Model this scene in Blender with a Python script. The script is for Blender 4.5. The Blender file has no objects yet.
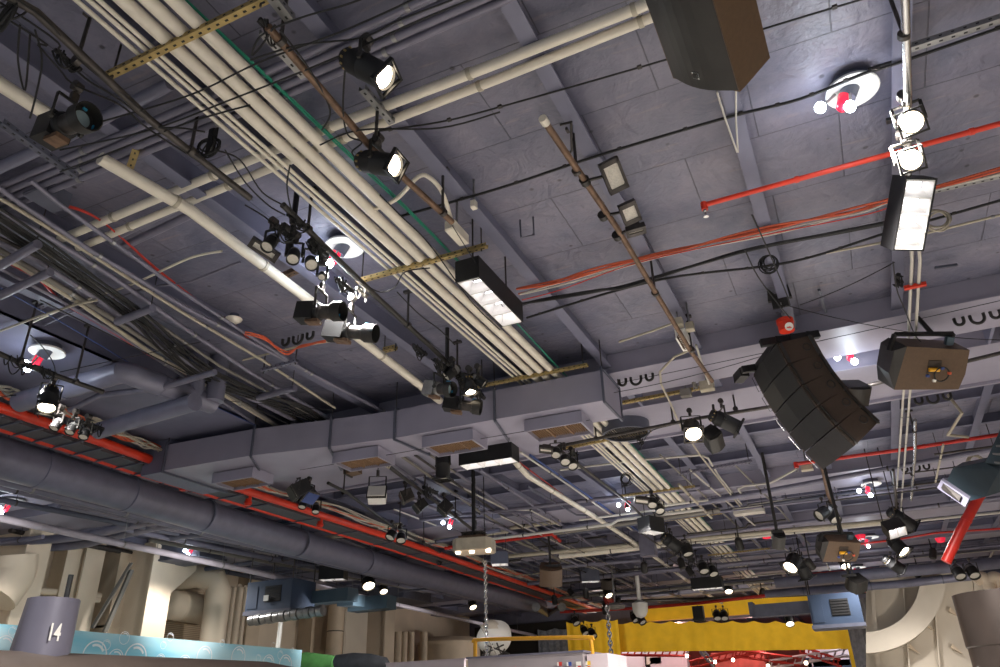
import bpy, math, random
from mathutils import Vector, Matrix
random.seed(7)
V = Vector
col = bpy.context.scene.collection
sc = bpy.context.scene
# ---------------------------------------------------------------- camera calibration (two vanishing points of the hall)
F, CX, CY = 756.0, 500.0, 333.5
d1 = V((890-CX, -(700-CY), -F)).normalized()
d2 = V((-1377-CX, -(770-CY), -F)).normalized()
Xw = -d2; Xw = (Xw - d1*Xw.dot(d1)).normalized(); Zw = Xw.cross(d1)
CW = Matrix((Xw, d1, Zw))            # camera vector -> world vector
EYE = V((0, 0, 1.6))
def ray(x, y): return CW @ V((x-CX, -(y-CY), -F))
def at(x, y, z): d = ray(x, y); return EYE + d*((z-EYE.z)/d.z)
def atY(x, y, Y): d = ray(x, y); return EYE + d*(Y/d.y)
def atX(x, y, X): d = ray(x, y); return EYE + d*(X/d.x)
def cv(r, u, t): return (CW @ V((r, u, t))).normalized()
ZC = 6.2
# ---------------------------------------------------------------- materials
def lin(c):
    return tuple(((v/255)/12.92 if v/255 <= .04045 else ((v/255+.055)/1.055)**2.4) for v in c) + (1,)
MAT = {}
def mat(n, c, rough=.5, metal=0., var=.12, scale=6., bump=.0, emit=None, es=0., spec=None):
    m = bpy.data.materials.new(n); m.use_nodes = True
    nt = m.node_tree; b = nt.nodes['Principled BSDF']
    b.inputs['Roughness'].default_value = rough; b.inputs['Metallic'].default_value = metal
    if spec is not None: b.inputs['Specular IOR Level'].default_value = spec
    c = lin(c)
    if var > 0:
        tc = nt.nodes.new('ShaderNodeTexCoord'); no = nt.nodes.new('ShaderNodeTexNoise')
        no.inputs['Scale'].default_value = scale; no.inputs['Detail'].default_value = 4
        nt.links.new(tc.outputs['Object'], no.inputs['Vector'])
        rp = nt.nodes.new('ShaderNodeValToRGB')
        rp.color_ramp.elements[0].position = .3; rp.color_ramp.elements[1].position = .7
        rp.color_ramp.elements[0].color = tuple(v*(1-var) for v in c[:3])+(1,)
        rp.color_ramp.elements[1].color = tuple(min(1, v*(1+var)) for v in c[:3])+(1,)
        nt.links.new(no.outputs['Fac'], rp.inputs['Fac']); nt.links.new(rp.outputs['Color'], b.inputs['Base Color'])
        if bump:
            bp = nt.nodes.new('ShaderNodeBump'); bp.inputs['Strength'].default_value = bump; bp.inputs['Distance'].default_value = .02
            nt.links.new(no.outputs['Fac'], bp.inputs['Height']); nt.links.new(bp.outputs['Normal'], b.inputs['Normal'])
    else: b.inputs['Base Color'].default_value = c
    if emit:
        b.inputs['Emission Color'].default_value = lin(emit); b.inputs['Emission Strength'].default_value = es
    MAT[n] = m; return m
mat('navy', (108,109,130), .5, 0, .1, 3)
mat('navy2', (84,87,102), .5, 0, .14, 5)
mat('duct', (146,143,160), .45, 0, .06, 2)
mat('bluepipe', (112,112,130), .38, .1, .12, 4)
mat('greypipe', (116,114,130), .42, .2, .12, 7)
mat('cream', (222,215,200), .34, 0, .07, 5)
mat('cream2', (176,168,150), .45, 0, .12, 6)
mat('beige', (214,198,176), .6, 0, .07, 1.2)
mat('beige2', (198,180,156), .6, 0, .1, 1.5)
mat('offwhite', (208,198,182), .6, 0, .05, 1)
mat('gold', (178,156,104), .42, .55, .2, 12)
mat('galv', (150,150,150), .38, .8, .15, 10)
mat('silver', (196,196,196), .25, .9, .08, 10)
mat('darksteel', (70,66,64), .45, .5, .3, 14)
mat('rust', (112,88,70), .55, .35, .35, 16)
mat('black', (24,24,26), .55, .0, .2, 8)
mat('black2', (38,36,34), .5, .0, .2, 8)
mat('cable', (22,22,24), .6, 0, 0)
mat('cabgrey', (120,116,110), .6, 0, 0)
mat('cabwhite', (190,186,178), .5, 0, 0)
mat('caborange', (205,92,58), .55, 0, 0)
mat('cabred', (190,48,36), .55, 0, 0)
mat('cabblue', (48,70,130), .55, 0, 0)
mat('green', (28,130,104), .5, 0, 0)
mat('red', (216,58,34), .35, 0, .08, 5)
mat('red2', (190,40,30), .4, 0, .1, 5)
mat('speaker', (92,72,54), .5, 0, .08, 30, .1)
mat('arraybrown', (66,53,43), .55, 0, .08, 30, .1)
mat('speakerdark', (60,50,42), .55, 0, .08, 30, .1)
mat('white', (228,226,220), .45, 0, .03, 4)
mat('bronze', (58,50,46), .42, .5, .2, 2)
mat('tape', (60,160,205), .5, 0, 0)
mat('brown', (128,100,74), .7, 0, .2, 20)
mat('yellow', (222,178,30), .8, 0, .1, 2)
mat('yellow2', (228,168,40), .4, 0, .05, 5)
mat('ahu', (54,68,90), .45, .1, .08, 3)
mat('teal', (66,84,96), .45, .1, .12, 3)
mat('submarine', (104,102,116), .4, .15, .12, 1.6)
mat('brownmetal', (84,74,68), .5, .3, .12, 3)
mat('redglass', (220,40,60), .2, 0, 0, emit=(235,40,70), es=.5)
mat('lampwarm', (255,240,215), .3, 0, 0, emit=(255,236,205), es=9)
mat('lampoff', (160,157,148), .15, .3, .15, 40, emit=(255,240,215), es=.1)  # unlit lenses, with a faint glow put into the material
mat('lampdim', (255,250,235), .3, 0, 0, emit=(255,240,215), es=1.6)
mat('palerail', (190,184,196), .5, 0, .08, 4)
mat('lampcool', (255,255,255), .3, 0, 0, emit=(225,240,255), es=20)
mat('lampcell', (235,235,245), .3, 0, 0, emit=(250,246,255), es=3.2)
mat('glass', (150,170,175), .08, .2, .1, 10)
mat('led', (214,208,196), .35, 0, .12, 60, .3)
mat('redroom', (190,84,74), .6, 0, .35, 1.5)
mat('darkdrape', (66,64,68), .8, 0, .3, 8)
mat('greydrape', (110,116,128), .8, 0, .3, 8)
mat('canvasgreen', (72,130,66), .8, 0, .2, 6)
mat('canvasdark', (70,72,78), .8, 0, .2, 6)
mat('signwhite', (214,200,206), .5, 0, .04, 3)
mat('casegrey', (160,152,156), .5, 0, .05, 3)
mat('floorm', (150,146,140), .55, 0, .15, .6)
for n_, c_ in (('fl_red',(205,60,50)),('fl_blue',(50,80,160)),('fl_yel',(230,190,60)),('fl_org',(230,130,50))): mat(n_, c_, .5, 0, 0)

# painted steel deck plates: seams, rivet dimples, scuffs
def ceiling_mat():
    m = bpy.data.materials.new('ceiling_plates'); m.use_nodes = True
    nt = m.node_tree; N = nt.nodes; L = nt.links; b = N['Principled BSDF']
    tc = N.new('ShaderNodeTexCoord')
    br = N.new('ShaderNodeTexBrick'); br.offset = .5
    for k, v in (('Scale',1.),('Mortar Size',.006),('Mortar Smooth',.4),('Brick Width',1.35),('Row Height',.98)): br.inputs[k].default_value = v
    br.inputs['Color1'].default_value = (1,1,1,1); br.inputs['Color2'].default_value = (.86,.86,.87,1); br.inputs['Mortar'].default_value = (.55,.55,.55,1)
    L.new(tc.outputs['Object'], br.inputs['Vector'])
    n1 = N.new('ShaderNodeTexNoise'); n1.inputs['Scale'].default_value = 1.1; n1.inputs['Detail'].default_value = 6; n1.inputs['Roughness'].default_value = .65
    L.new(tc.outputs['Object'], n1.inputs['Vector'])
    mp = N.new('ShaderNodeMapping'); mp.inputs['Scale'].default_value = (1.2, 9, 1); L.new(tc.outputs['Object'], mp.inputs['Vector'])
    n2 = N.new('ShaderNodeTexNoise'); n2.inputs['Scale'].default_value = 1.6; n2.inputs['Detail'].default_value = 5; L.new(mp.outputs['Vector'], n2.inputs['Vector'])
    r1 = N.new('ShaderNodeValToRGB'); r1.color_ramp.elements[0].position = .3; r1.color_ramp.elements[1].position = .72
    r1.color_ramp.elements[0].color = lin((92,96,118)); r1.color_ramp.elements[1].color = lin((136,132,148))
    L.new(n1.outputs['Fac'], r1.inputs['Fac'])
    r2 = N.new('ShaderNodeValToRGB'); r2.color_ramp.elements[0].position = .62; r2.color_ramp.elements[1].position = .74
    r2.color_ramp.elements[0].color = (0,0,0,1); r2.color_ramp.elements[1].color = (.5,.5,.5,1); L.new(n2.outputs['Fac'], r2.inputs['Fac'])
    mx = N.new('ShaderNodeMixRGB'); mx.inputs['Color2'].default_value = lin((150,138,140)); L.new(r2.outputs['Color'], mx.inputs['Fac']); L.new(r1.outputs['Color'], mx.inputs['Color1'])
    mu = N.new('ShaderNodeMixRGB'); mu.blend_type = 'MULTIPLY'; mu.inputs['Fac'].default_value = 1
    L.new(mx.outputs['Color'], mu.inputs['Color1']); L.new(br.outputs['Color'], mu.inputs['Color2'])
    # rivets
    vo = N.new('ShaderNodeTexVoronoi'); vo.inputs['Scale'].default_value = 3.6; vo.inputs['Randomness'].default_value = .5
    L.new(tc.outputs['Object'], vo.inputs['Vector'])
    r3 = N.new('ShaderNodeValToRGB'); r3.color_ramp.elements[0].position = .05; r3.color_ramp.elements[1].position = .1
    r3.color_ramp.elements[0].color = (.36,.36,.36,1); r3.color_ramp.elements[1].color = (1,1,1,1); L.new(vo.outputs['Distance'], r3.inputs['Fac'])
    m2 = N.new('ShaderNodeMixRGB'); m2.blend_type = 'MULTIPLY'; m2.inputs['Fac'].default_value = 1
    L.new(mu.outputs['Color'], m2.inputs['Color1']); L.new(r3.outputs['Color'], m2.inputs['Color2'])
    L.new(m2.outputs['Color'], b.inputs['Base Color'])
    n3 = N.new('ShaderNodeTexNoise'); n3.inputs['Scale'].default_value = 3.2; n3.inputs['Detail'].default_value = 3; n3.inputs['Distortion'].default_value = 1.2; L.new(tc.outputs['Object'], n3.inputs['Vector'])
    a0 = N.new('ShaderNodeMath'); a0.operation = 'MULTIPLY_ADD'; a0.inputs[1].default_value = .6; L.new(n3.outputs['Fac'], a0.inputs[0]); L.new(n1.outputs['Fac'], a0.inputs[2])
    ad = N.new('ShaderNodeMath'); ad.operation = 'ADD'; L.new(a0.outputs[0], ad.inputs[0]); L.new(br.outputs['Fac'], ad.inputs[1])
    bp = N.new('ShaderNodeBump'); bp.inputs['Strength'].default_value = .8; bp.inputs['Distance'].default_value = .05
    L.new(ad.outputs[0], bp.inputs['Height']); L.new(bp.outputs['Normal'], b.inputs['Normal'])
    b.inputs['Roughness'].default_value = .42
    MAT['ceiling'] = m
ceiling_mat()
def stripe_mat(n, c1, c2, axis, freq, rough=.7):
    m = bpy.data.materials.new(n); m.use_nodes = True; nt = m.node_tree; b = nt.nodes['Principled BSDF']
    tc = nt.nodes.new('ShaderNodeTexCoord'); w = nt.nodes.new('ShaderNodeTexWave'); w.bands_direction = axis
    w.inputs['Scale'].default_value = freq; nt.links.new(tc.outputs['Object'], w.inputs['Vector'])
    r = nt.nodes.new('ShaderNodeValToRGB'); r.color_ramp.elements[0].color = lin(c1); r.color_ramp.elements[1].color = lin(c2)
    nt.links.new(w.outputs['Fac'], r.inputs['Fac']); nt.links.new(r.outputs['Color'], b.inputs['Base Color'])
    b.inputs['Roughness'].default_value = rough; MAT[n] = m
stripe_mat('shutter', (196,176,150), (150,132,108), 'Z', 6)
def water_mat():
    m = bpy.data.materials.new('water_print'); m.use_nodes = True; nt = m.node_tree; b = nt.nodes['Principled BSDF']
    tc = nt.nodes.new('ShaderNodeTexCoord'); mp = nt.nodes.new('ShaderNodeMapping'); mp.inputs['Scale'].default_value = (.3,.3,1.6)
    n = nt.nodes.new('ShaderNodeTexNoise'); n.inputs['Scale'].default_value = 1.2; n.inputs['Detail'].default_value = 3
    nt.links.new(tc.outputs['Object'], mp.inputs['Vector']); nt.links.new(mp.outputs['Vector'], n.inputs['Vector'])
    r = nt.nodes.new('ShaderNodeValToRGB'); r.color_ramp.elements[0].position = .35; r.color_ramp.elements[1].position = .65
    r.color_ramp.elements[0].color = lin((140,212,232)); r.color_ramp.elements[1].color = lin((205,238,246))
    nt.links.new(n.outputs['Fac'], r.inputs['Fac']); nt.links.new(r.outputs['Color'], b.inputs['Base Color']); b.inputs['Roughness'].default_value = .45
    MAT['water'] = m
water_mat()

# ---------------------------------------------------------------- mesh builder (all vertices given in world space)
WL = {}
def basis(z, up=None):
    z = V(z).normalized()
    u = V(up) if up is not None else (V((0,0,1)) if abs(z.z) < .95 else V((0,1,0)))
    x = u.cross(z)
    if x.length < 1e-5: x = V((1,0,0)).cross(z)
    x.normalize(); y = z.cross(x)
    return x, y, z
class MB:
    def __init__(s): s.v = []; s.f = []; s.s = []; s.mi = []; s.cur = 0
    def add(s, vs, fs, sm=False):
        o = len(s.v); s.v += [V(a) for a in vs]; s.f += [[o+i for i in f] for f in fs]; s.s += [sm]*len(fs); s.mi += [s.cur]*len(fs)
        return s
    def box(s, c, size, B=None):
        x, y, z = B if B else (V((1,0,0)), V((0,1,0)), V((0,0,1)))
        c = V(c); a, b, d = (t/2 for t in size)
        vs = [c + x*i*a + y*j*b + z*k*d for k in (-1,1) for j in (-1,1) for i in (-1,1)]
        return s.add(vs, [(0,2,3,1),(4,5,7,6),(0,1,5,4),(2,6,7,3),(0,4,6,2),(1,3,7,5)])
    def span(s, p, q):    # axis box from corner to corner
        p, q = V(p), V(q); return s.box((p+q)/2, [abs(q[i]-p[i]) for i in range(3)])
    def bar(s, p, q, w, h, up=None):
        p, q = V(p), V(q); x, y, z = basis(q-p, up)
        return s.box((p+q)/2, (w, h, (q-p).length), (x, y, z))
    def tube(s, pts, r, n=10, caps=True):
        pts = [V(p) for p in pts]
        rs = r if isinstance(r, (list, tuple)) else [r]*len(pts)
        t0 = (pts[1]-pts[0]).normalized(); x, y, _ = basis(t0); rings = []
        for i, p in enumerate(pts):
            t = (pts[min(i+1, len(pts)-1)] - pts[max(i-1, 0)]).normalized()
            x = (x - t*x.dot(t)).normalized(); y = t.cross(x)
            rings.append([p + (x*math.cos(a) + y*math.sin(a))*rs[i] for a in [2*math.pi*k/n for k in range(n)]])
        vs = [v for R in rings for v in R]
        fs = [(i*n+k, i*n+(k+1)%n, (i+1)*n+(k+1)%n, (i+1)*n+k) for i in range(len(pts)-1) for k in range(n)]
        s.add(vs, fs, True)
        if caps:
            m = len(pts)-1
            s.add(rings[0], [tuple(reversed(range(n)))]); s.add(rings[m], [tuple(range(n))])
        return s
    def lathe(s, prof, o, z, n=20, up=None):
        x, y, z = basis(z, up); o = V(o)
        vs = [o + z*h + (x*math.cos(a)+y*math.sin(a))*r for r, h in prof for a in [2*math.pi*k/n for k in range(n)]]
        fs = [(i*n+k, i*n+(k+1)%n, (i+1)*n+(k+1)%n, (i+1)*n+k) for i in range(len(prof)-1) for k in range(n)]
        return s.add(vs, fs, True)
    def disc(s, o, z, r, n=20, th=.004):
        return s.lathe([(0.0001, 0), (r, 0), (r, th), (.0001, th)], o, z, n)
    def prism(s, poly, vec):
        n = len(poly); vec = V(vec); a = [V(p) for p in poly]
        s.add(a + [p+vec for p in a], [tuple(reversed(range(n))), tuple(range(n, 2*n))] + [(i, (i+1)%n, n+(i+1)%n, n+i) for i in range(n)])
        return s
    def torus(s, o, z, R, r, n=20, m=8):
        x, y, z = basis(z); o = V(o)
        s.tube([o+(x*math.cos(a)+y*math.sin(a))*R for a in [2*math.pi*k/n for k in range(n+1)]], r, m, False); return s
    def build(s, name, m, parent=None, loc=None, label=None, cat=None, group=None, kind=None, m2=None):
        if parent is not None: off = WL[parent.name]
        else: off = V(loc) if loc is not None else (V(s.v[0]) if s.v else V())
        me = bpy.data.meshes.new(name)
        me.from_pydata([tuple(v-off) for v in s.v], [], s.f)
        me.polygons.foreach_set('use_smooth', s.s)
        me.materials.append(MAT[m])
        if m2: me.materials.append(MAT[m2]); me.polygons.foreach_set('material_index', s.mi)
        me.update()
        if any(s.s): me.set_sharp_from_angle(angle=.75)
        o = bpy.data.objects.new(name, me); col.objects.link(o)
        if parent is not None: o.parent = parent
        else: o.location = off
        WL[o.name] = off
        tag(o, label, cat, group, kind)
        return o
def tag(o, label=None, cat=None, group=None, kind=None):
    for k, v in (('label', label), ('category', cat), ('group', group), ('kind', kind)):
        if v: o[k] = v
    return o
def thing(name, loc, label, cat, group=None):
    o = bpy.data.objects.new(name, None); o.empty_display_size = .1; col.objects.link(o)
    o.location = V(loc); WL[o.name] = V(loc); return tag(o, label, cat, group)
def sag(p, q, d, n=10):
    p, q = V(p), V(q); return [p.lerp(q, i/n) - V((0,0,4*d*(i/n)*(1-i/n))) for i in range(n+1)]
def smooth(pts, k=6):
    pts = [V(p) for p in pts]; out = []
    for i in range(len(pts)-1):
        p0 = pts[max(i-1,0)]; p1 = pts[i]; p2 = pts[i+1]; p3 = pts[min(i+2, len(pts)-1)]
        for j in range(k):
            t = j/k
            out.append(.5*((2*p1)+(p2-p0)*t+(2*p0-5*p1+4*p2-p3)*t*t+(-p0+3*p1-3*p2+p3)*t**3))
    return out+[pts[-1]]
def A(z, *pp):      # points on a level; runs that leave the view carry on beyond it
    P = [at(x, y, z) for x, y in pp]
    if pp[-1][0] >= 1000: P[-1] = P[-1] + (P[-1]-P[-2]).normalized()*3
    if pp[0][0] >= 1000: P[0] = P[0] + (P[0]-P[1]).normalized()*3
    if pp[0][0] <= 0: P[0] = P[0] + (P[0]-P[1]).normalized()*1.5
    return P
def AZ(*pp): return [at(x, y, z) for x, y, z in pp]
def pipe(name, label, cat, pts, r, m, group=None, clamps=0, cm='galv', n=10, hang=0, cname='clamp', curve=False):
    if curve: pts = smooth(pts)
    o = MB().tube(pts, r, n).build(name, m, None, pts[0], label, cat, group)
    L = [0]
    for a, b in zip(pts, pts[1:]): L.append(L[-1]+(V(b)-V(a)).length)
    def pos(t):
        for i in range(len(pts)-1):
            if L[i+1] >= t: u = (t-L[i])/max(1e-6, L[i+1]-L[i]); return V(pts[i]).lerp(V(pts[i+1]), u), (V(pts[i+1])-V(pts[i])).normalized()
    if clamps:
        t = clamps*.6
        while t < L[-1]-.05:
            p, d = pos(t); b = MB().tube([p-d*.018, p+d*.018], r+.007, n)
            if hang: b.tube([p+V((0,0,r)), V((p.x, p.y, ZC-.02))], .006, 6)
            b.build(cname, cm, o); t += clamps
    return o
def cable(name, label, pts, r=.008, m='cable', group=None, cat='cable', strands=1, spread=.02, curve=True):
    b = MB(); P = smooth(pts) if curve else [V(p) for p in pts]
    for k in range(strands):
        if strands == 1: b.tube(P, r, 6); continue
        ph = random.random()*6.28; fr = random.uniform(.15, .5)
        Q = []
        for i, p in enumerate(P):
            t = (P[min(i+1, len(P)-1)]-P[max(i-1, 0)]).normalized(); x, y, _ = basis(t)
            u = (k-(strands-1)/2)*spread
            Q.append(p + x*(u*math.cos(fr*i*.5) + spread*.6*math.sin(fr*i+ph)) + y*spread*.7*math.sin(fr*i*1.3+ph*2))
        b.tube(Q, r, 6)
    return b.build(name, m, None, P[0], label, cat, group)

# ================================================================ SETTING
S = 'structure'
MB().span((-21,-3,ZC), (10,60,ZC+.08)).build('ceiling', 'ceiling', loc=(0,0,ZC), kind=S)
MB().span((-21,-3,-.05), (10,60,0)).build('floor', 'floorm', loc=(0,0,0), kind=S)
MB().span((9.6,-3,0), (9.8,60,ZC)).build('wall_right', 'beige2', loc=(9.6,0,0), kind=S)
MB().span((-19.8,-3,0), (-19.5,60,ZC)).build('wall_left', 'beige', loc=(-19.5,0,0), kind=S)
MB().span((-21,58,0), (10,58.2,ZC)).build('wall_far', 'redroom', loc=(0,58,0), kind=S)
trim_n = [0]
def trim(mb, m='navy'):
    trim_n[0] += 1; return mb.build('trim_%d' % trim_n[0], m, kind=S)
# longitudinal T beams under the deck plates
for X in (3.8, 2.47, 1.12, -.14, -1.385, -2.69, -3.98, -4.8, -6.6, -7.9, -10.5, -12, -13.5, -15, -16.5, -18):
    d = .2 if X != -4.8 else .26
    trim(MB().span((X-.065, -2.5, ZC-d), (X+.065, 56, ZC-d+.02)).span((X-.012, -2.5, ZC-d+.02), (X+.012, 56, ZC)), 'navy')
# transverse girders (web + wide bottom plate)
for Y0, Y1 in ((9.75,10.72),(17.1,18.5),(22.0,23.1),(26.4,27.3),(30.0,31.0),(34.2,35.0)):
    b = MB().span((-19.5, Y0, 5.9), (9.6, Y1, 5.925))
    b.span((-19.5, Y0+.02, 5.92), (9.6, Y0+.06, ZC)).span((-19.5, Y1-.06, 5.92), (9.6, Y1-.02, ZC))
    trim(b, 'duct')
b = MB().span((-19.5, 11.28, 5.9), (9.6, 12.86, 5.925)).span((-19.5, 11.30, 5.92), (9.6, 11.34, ZC)).span((-19.5, 12.8, 5.85), (9.6, 12.86, ZC))
trim(b, 'duct')
for X in (-2.6, -.55, .15, 1.0, 2.25, 3.2):   # ribs across the open bay
    trim(MB().span((X-.02, 10.66, 5.905), (X+.02, 11.32, ZC)), 'navy')
for Y in (13.95, 15.5, 19.6, 21.0, 24.6, 25.8, 28.5, 32.5):   # shallow cross stiffeners further off
    trim(MB().span((-19.4, Y-.05, ZC-.17), (9.5, Y+.05, ZC-.15)).span((-19.4, Y-.01, ZC-.15), (9.5, Y+.01, ZC)), 'navy')
# longitudinal box girder at the left
trim(MB().span((-11.2, -2, 5.86), (-8.35, 9.7, 5.9)).span((-8.39, -2, 5.86), (-8.35, 9.7, ZC)), 'navy')
# cleats: sets of three U-shaped lifting eyes below the girder plates
def eyes(px, py, z, lab, small=.05):
    c = at(px, py, z); t = thing('lifting_eye_set', c, lab, 'lifting eye', 'lifting eyes under the girders')
    for dx, R in ((-.2, .05), (0, .075), (.2, .05)):
        pts = [c + V((dx + R*math.cos(a), -.02, -.13-R*math.sin(a)*.9+.04 if False else -.05 - R*math.sin(a))) for a in [math.pi*k/10 for k in range(11)]]
        pts = [V((pts[0].x, pts[0].y, z)), *pts, V((pts[-1].x, pts[-1].y, z))]
        MB().tube(pts, .02, 8).build('eye', 'black2', t)
eyes(636, 377, 5.9, 'three dark U-shaped lifting eyes on girder beside the duct end')
eyes(976, 315, 5.9, 'three dark U-shaped lifting eyes on girder above the brown wedge speaker')
eyes(932, 396, 5.85, 'three dark U-shaped lifting eyes just below the brown wedge speaker')
eyes(915, 466, 5.9, 'small row of lifting eyes beside the two thin white conduits')
eyes(845, 491, 5.9, 'small row of lifting eyes below the curved speaker array tip')
eyes(299, 336, 6.15, 'three dark lifting eyes beside round cream disc on left conduit')
eyes(700, 432, 5.85, 'three lifting eyes behind the glowing lamp in the ceiling middle')

# ================================================================ CREAM CONDUIT BUNDLE
names = ['first','second','third','fourth','fifth','sixth']
bun = [(76,.017),(89,.017),(99,.017),(123,.05),(148,.05),(174,.05)]
for k, (px, r) in enumerate(bun):
    p = at(px, 0, 5.84); q = V((p.x-.36, 38, 5.84)); s_ = p - (q-p).normalized()*2.2
    pts = [s_, p, V((p.x-.02, 12, 5.84)), q]
    kind_ = 'thick' if r > .03 else 'thin'
    pipe('conduit', f'{["left","middle","right"][k%3]}most of three {kind_} cream conduits in the diagonal bundle'.replace('middlemost','middle one'), 'conduit', pts, r, 'cream', 'cream conduit bundle', clamps=0, n=14)
p = at(186,0,5.91); cable('cable', 'thin green cable lying along the thick cream conduits', [p+V((0,-1.5,.0)), p, V((p.x+.06,4,5.9)), V((p.x+.1,6,5.9)), V((p.x+.0,12,5.9)), V((p.x-.25,30,5.9))], .009, 'green', strands=2, spread=.012)
# trapeze struts carrying the bundle
def strut(name, label, p, q, m='gold', w=.045, rods=True, group='perforated struts under the cream conduits', holes=True, rodm='darksteel'):
    p, q = V(p), V(q); t = thing(name, p, label, 'strut', group)
    x, y, z = basis(q-p, (0,0,1)); L = (q-p).length; b = MB()
    # channel: web below with punched slots rendered as separate dark inserts, two flanges
    b.box((p+q)/2, (w*1.1, .004, L), (x, y, z))
    for sgn in (-1, 1): b.box((p+q)/2 + x*sgn*w*.55 + y*w*.45, (.004, w*.9, L), (x, y, z))
    if holes:
        h = b; b.cur = 1; n = max(3, int(L/.075))
        for i in range(n):
            c = p.lerp(q, (i+.5)/n)
            h.box(c - y*.0035 , (.013, .004, .024), (x, y, z)); h.box(c - x*(w*.55+.002) + y*w*.45, (.004, .011, .02), (x, y, z))
    b.build('channel', m, t, m2='black')
    if rods:
        for u in (.04, .96):
            c = p.lerp(q, u); MB().tube([c-V((0,0,.03)), V((c.x, c.y, ZC))], .008, 6).build('threaded_rod', rodm, t)
    return t
st = [((107,78),(268,0),'nearest gold perforated strut crossing the conduits, top left'),
      ((357,283),(487,247),'second gold perforated strut crossing the conduits above the black louvre light'),
      ((478,388),(588,366),'gold strut crossing the conduits just above the rectangular duct'),
      ((562,450),(651,432),'gold strut crossing the conduits just right below the duct end'),
      ((620,497),(695,487),'gold strut crossing the conduits below the far lamp cluster'),
      ((645,524),(722,514),'short gold strut crossing the conduits further back'),
      ((690,541),(758,533),'far gold strut crossing the conduits, beyond the black louvre box'),
      ((708,556),(770,549),'farther gold strut crossing the conduits before the yellow curtain'),
      ((722,572),(785,565),'farthest gold strut crossing the conduits near the yellow curtain')]
for p_, q_, l_ in st:
    strut('channel_strut', l_, at(*p_, 5.77), at(*q_, 5.77))

# ================================================================ CEILING PIPES AND CONDUITS
def tp(l, z, pts, r, m, **k): return pipe(k.pop('name','conduit'), l, k.pop('cat','conduit'), A(z, *pts), r, m, **k)
tp('upper of two cream pipes crossing behind the conduit bundle to the speaker', 5.97, [(60,239),(75,233),(310,135),(500,62),(650,3),(720,-24)], .042, 'cream', clamps=1.3, cm='cream2', group='cream cross pipes')
tp('lower of two cream pipes crossing behind the conduit bundle to the speaker', 5.97, [(78,248),(95,241),(322,147),(500,78),(650,18),(720,-8)], .038, 'cream', clamps=1.3, cm='cream2', group='cream cross pipes')
tp('long cream pipe with rusty end running down left toward the twin spotlights', 5.75, [(100,158),(190,210),(300,293),(420,385),(470,425)], .055, 'cream', clamps=1.2, cm='cream2', name='pipe', cat='pipe', n=14)
tp('short cream pipe ending behind the unlit spotlight in upper left', 5.85, [(-60,40),(0,84),(30,103),(50,116)], .055, 'cream', name='pipe', cat='pipe', n=14)
tp('bent cream pipe emerging under the duct and running to the far grey box', 5.7, [(508,446),(515,462),(528,476),(600,520),(648,552),(700,590),(722,603)], .055, 'cream', clamps=2, cm='cream2', name='pipe', cat='pipe', n=12)
for i, (a, b_, l) in enumerate((((0,186),(470,-22),'topmost'),((0,194),(500,-22),'second'),((0,202),(530,-22),'third'),((0,211),(560,-24),'lowest'))):
    tp(f'{l} of four slate grey conduits crossing the upper left corner', 5.93, [a, (a[0]+(b_[0]-a[0])*.5, a[1]+(b_[1]-a[1])*.5+4), b_], .03, 'greypipe', group='slate conduits in upper left', clamps=1.6)
tp('slate grey pipe below the black pendant spotlight in the upper left', 5.9, [(-10,172),(60,140),(115,112),(170,84)], .05, 'bluepipe', name='pipe', cat='pipe')
tp('upper grey pipe stub beside the two cream pipes left of centre', 5.98, [(113,238),(176,208)], .04, 'greypipe', name='pipe', cat='pipe')
tp('lower grey pipe stub beside the two cream pipes left of centre', 5.98, [(124,246),(190,215)], .04, 'greypipe', name='pipe', cat='pipe')
# long conduits running away from us on the left
lg = [((-20,200),(40,232),(110,275),(180,325),(250,372),(340,425),.03,'greypipe','broad grey conduit at upper edge of the sagging left bundle'),
      ((-30,228),(30,256),(100,300),(165,348),(235,390),(318,432),.036,'greypipe','broadest grey conduit in the sagging left bundle'),
      ((-30,244),(20,266),(85,307),(150,352),(210,387),(290,434),.026,'cream2','pale brown conduit in the sagging left bundle'),
      ((-20,188),(8,203),(68,240),(180,311),(262,360),(335,408),.019,'cream2','cream-brown conduit running left of the round cream disc'),
      ((-5,185),(20,203),(90,250),(190,310),(270,352),(385,412),.026,'greypipe','grey conduit running just right of the cream-brown conduit'),
      ((30,180),(58,203),(110,240),(180,290),(245,333),(330,385),.022,'greypipe','grey conduit running beside the red cable on the left'),
      ((-30,235),(0,250),(80,298),(130,330),(190,370),(300,440),.03,'cabgrey','thick grey-brown conduit in the sagging left bundle'),
      ((-40,222),(0,238),(60,268),(130,316),(210,370),(320,432),.02,'darksteel','dark conduit along upper side of the sagging left bundle'),
      ((-30,215),(0,229),(60,260),(140,312),(220,366),(335,428),.02,'cabgrey','grey conduit next to the sagging black cables at left'),
      ((-40,255),(0,268),(60,300),(120,335),(190,380),(280,440),.022,'greypipe','lowest grey conduit of the sagging left bundle')]
for *pp, r, m, l in lg:
    tp(l, 5.85, pp, r, m, group='long conduits at left', clamps=1.7)
for i, (dx, dy) in enumerate(((0,0),(4,-3),(8,-6),(-4,3))):
    cable('cable', ['first','second','third','fourth','fifth','sixth'][i]+' black cable from the top in the sagging left bundle' if False else ['central','upper central','upper','lower central','topmost','lowest'][i]+' strand of the black cables sagging across the left ceiling',
          A(5.8, (-30+dx,205+dy),(40+dx,250+dy),(130+dx,312+dy),(170+dx,352+dy),(205+dx,377+dy),(250+dx,395+dy*.6),(300+dx,412+dy*.5),(350,440)), .013, 'cable', group='black cables sagging at left', strands=2, spread=.03)
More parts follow.
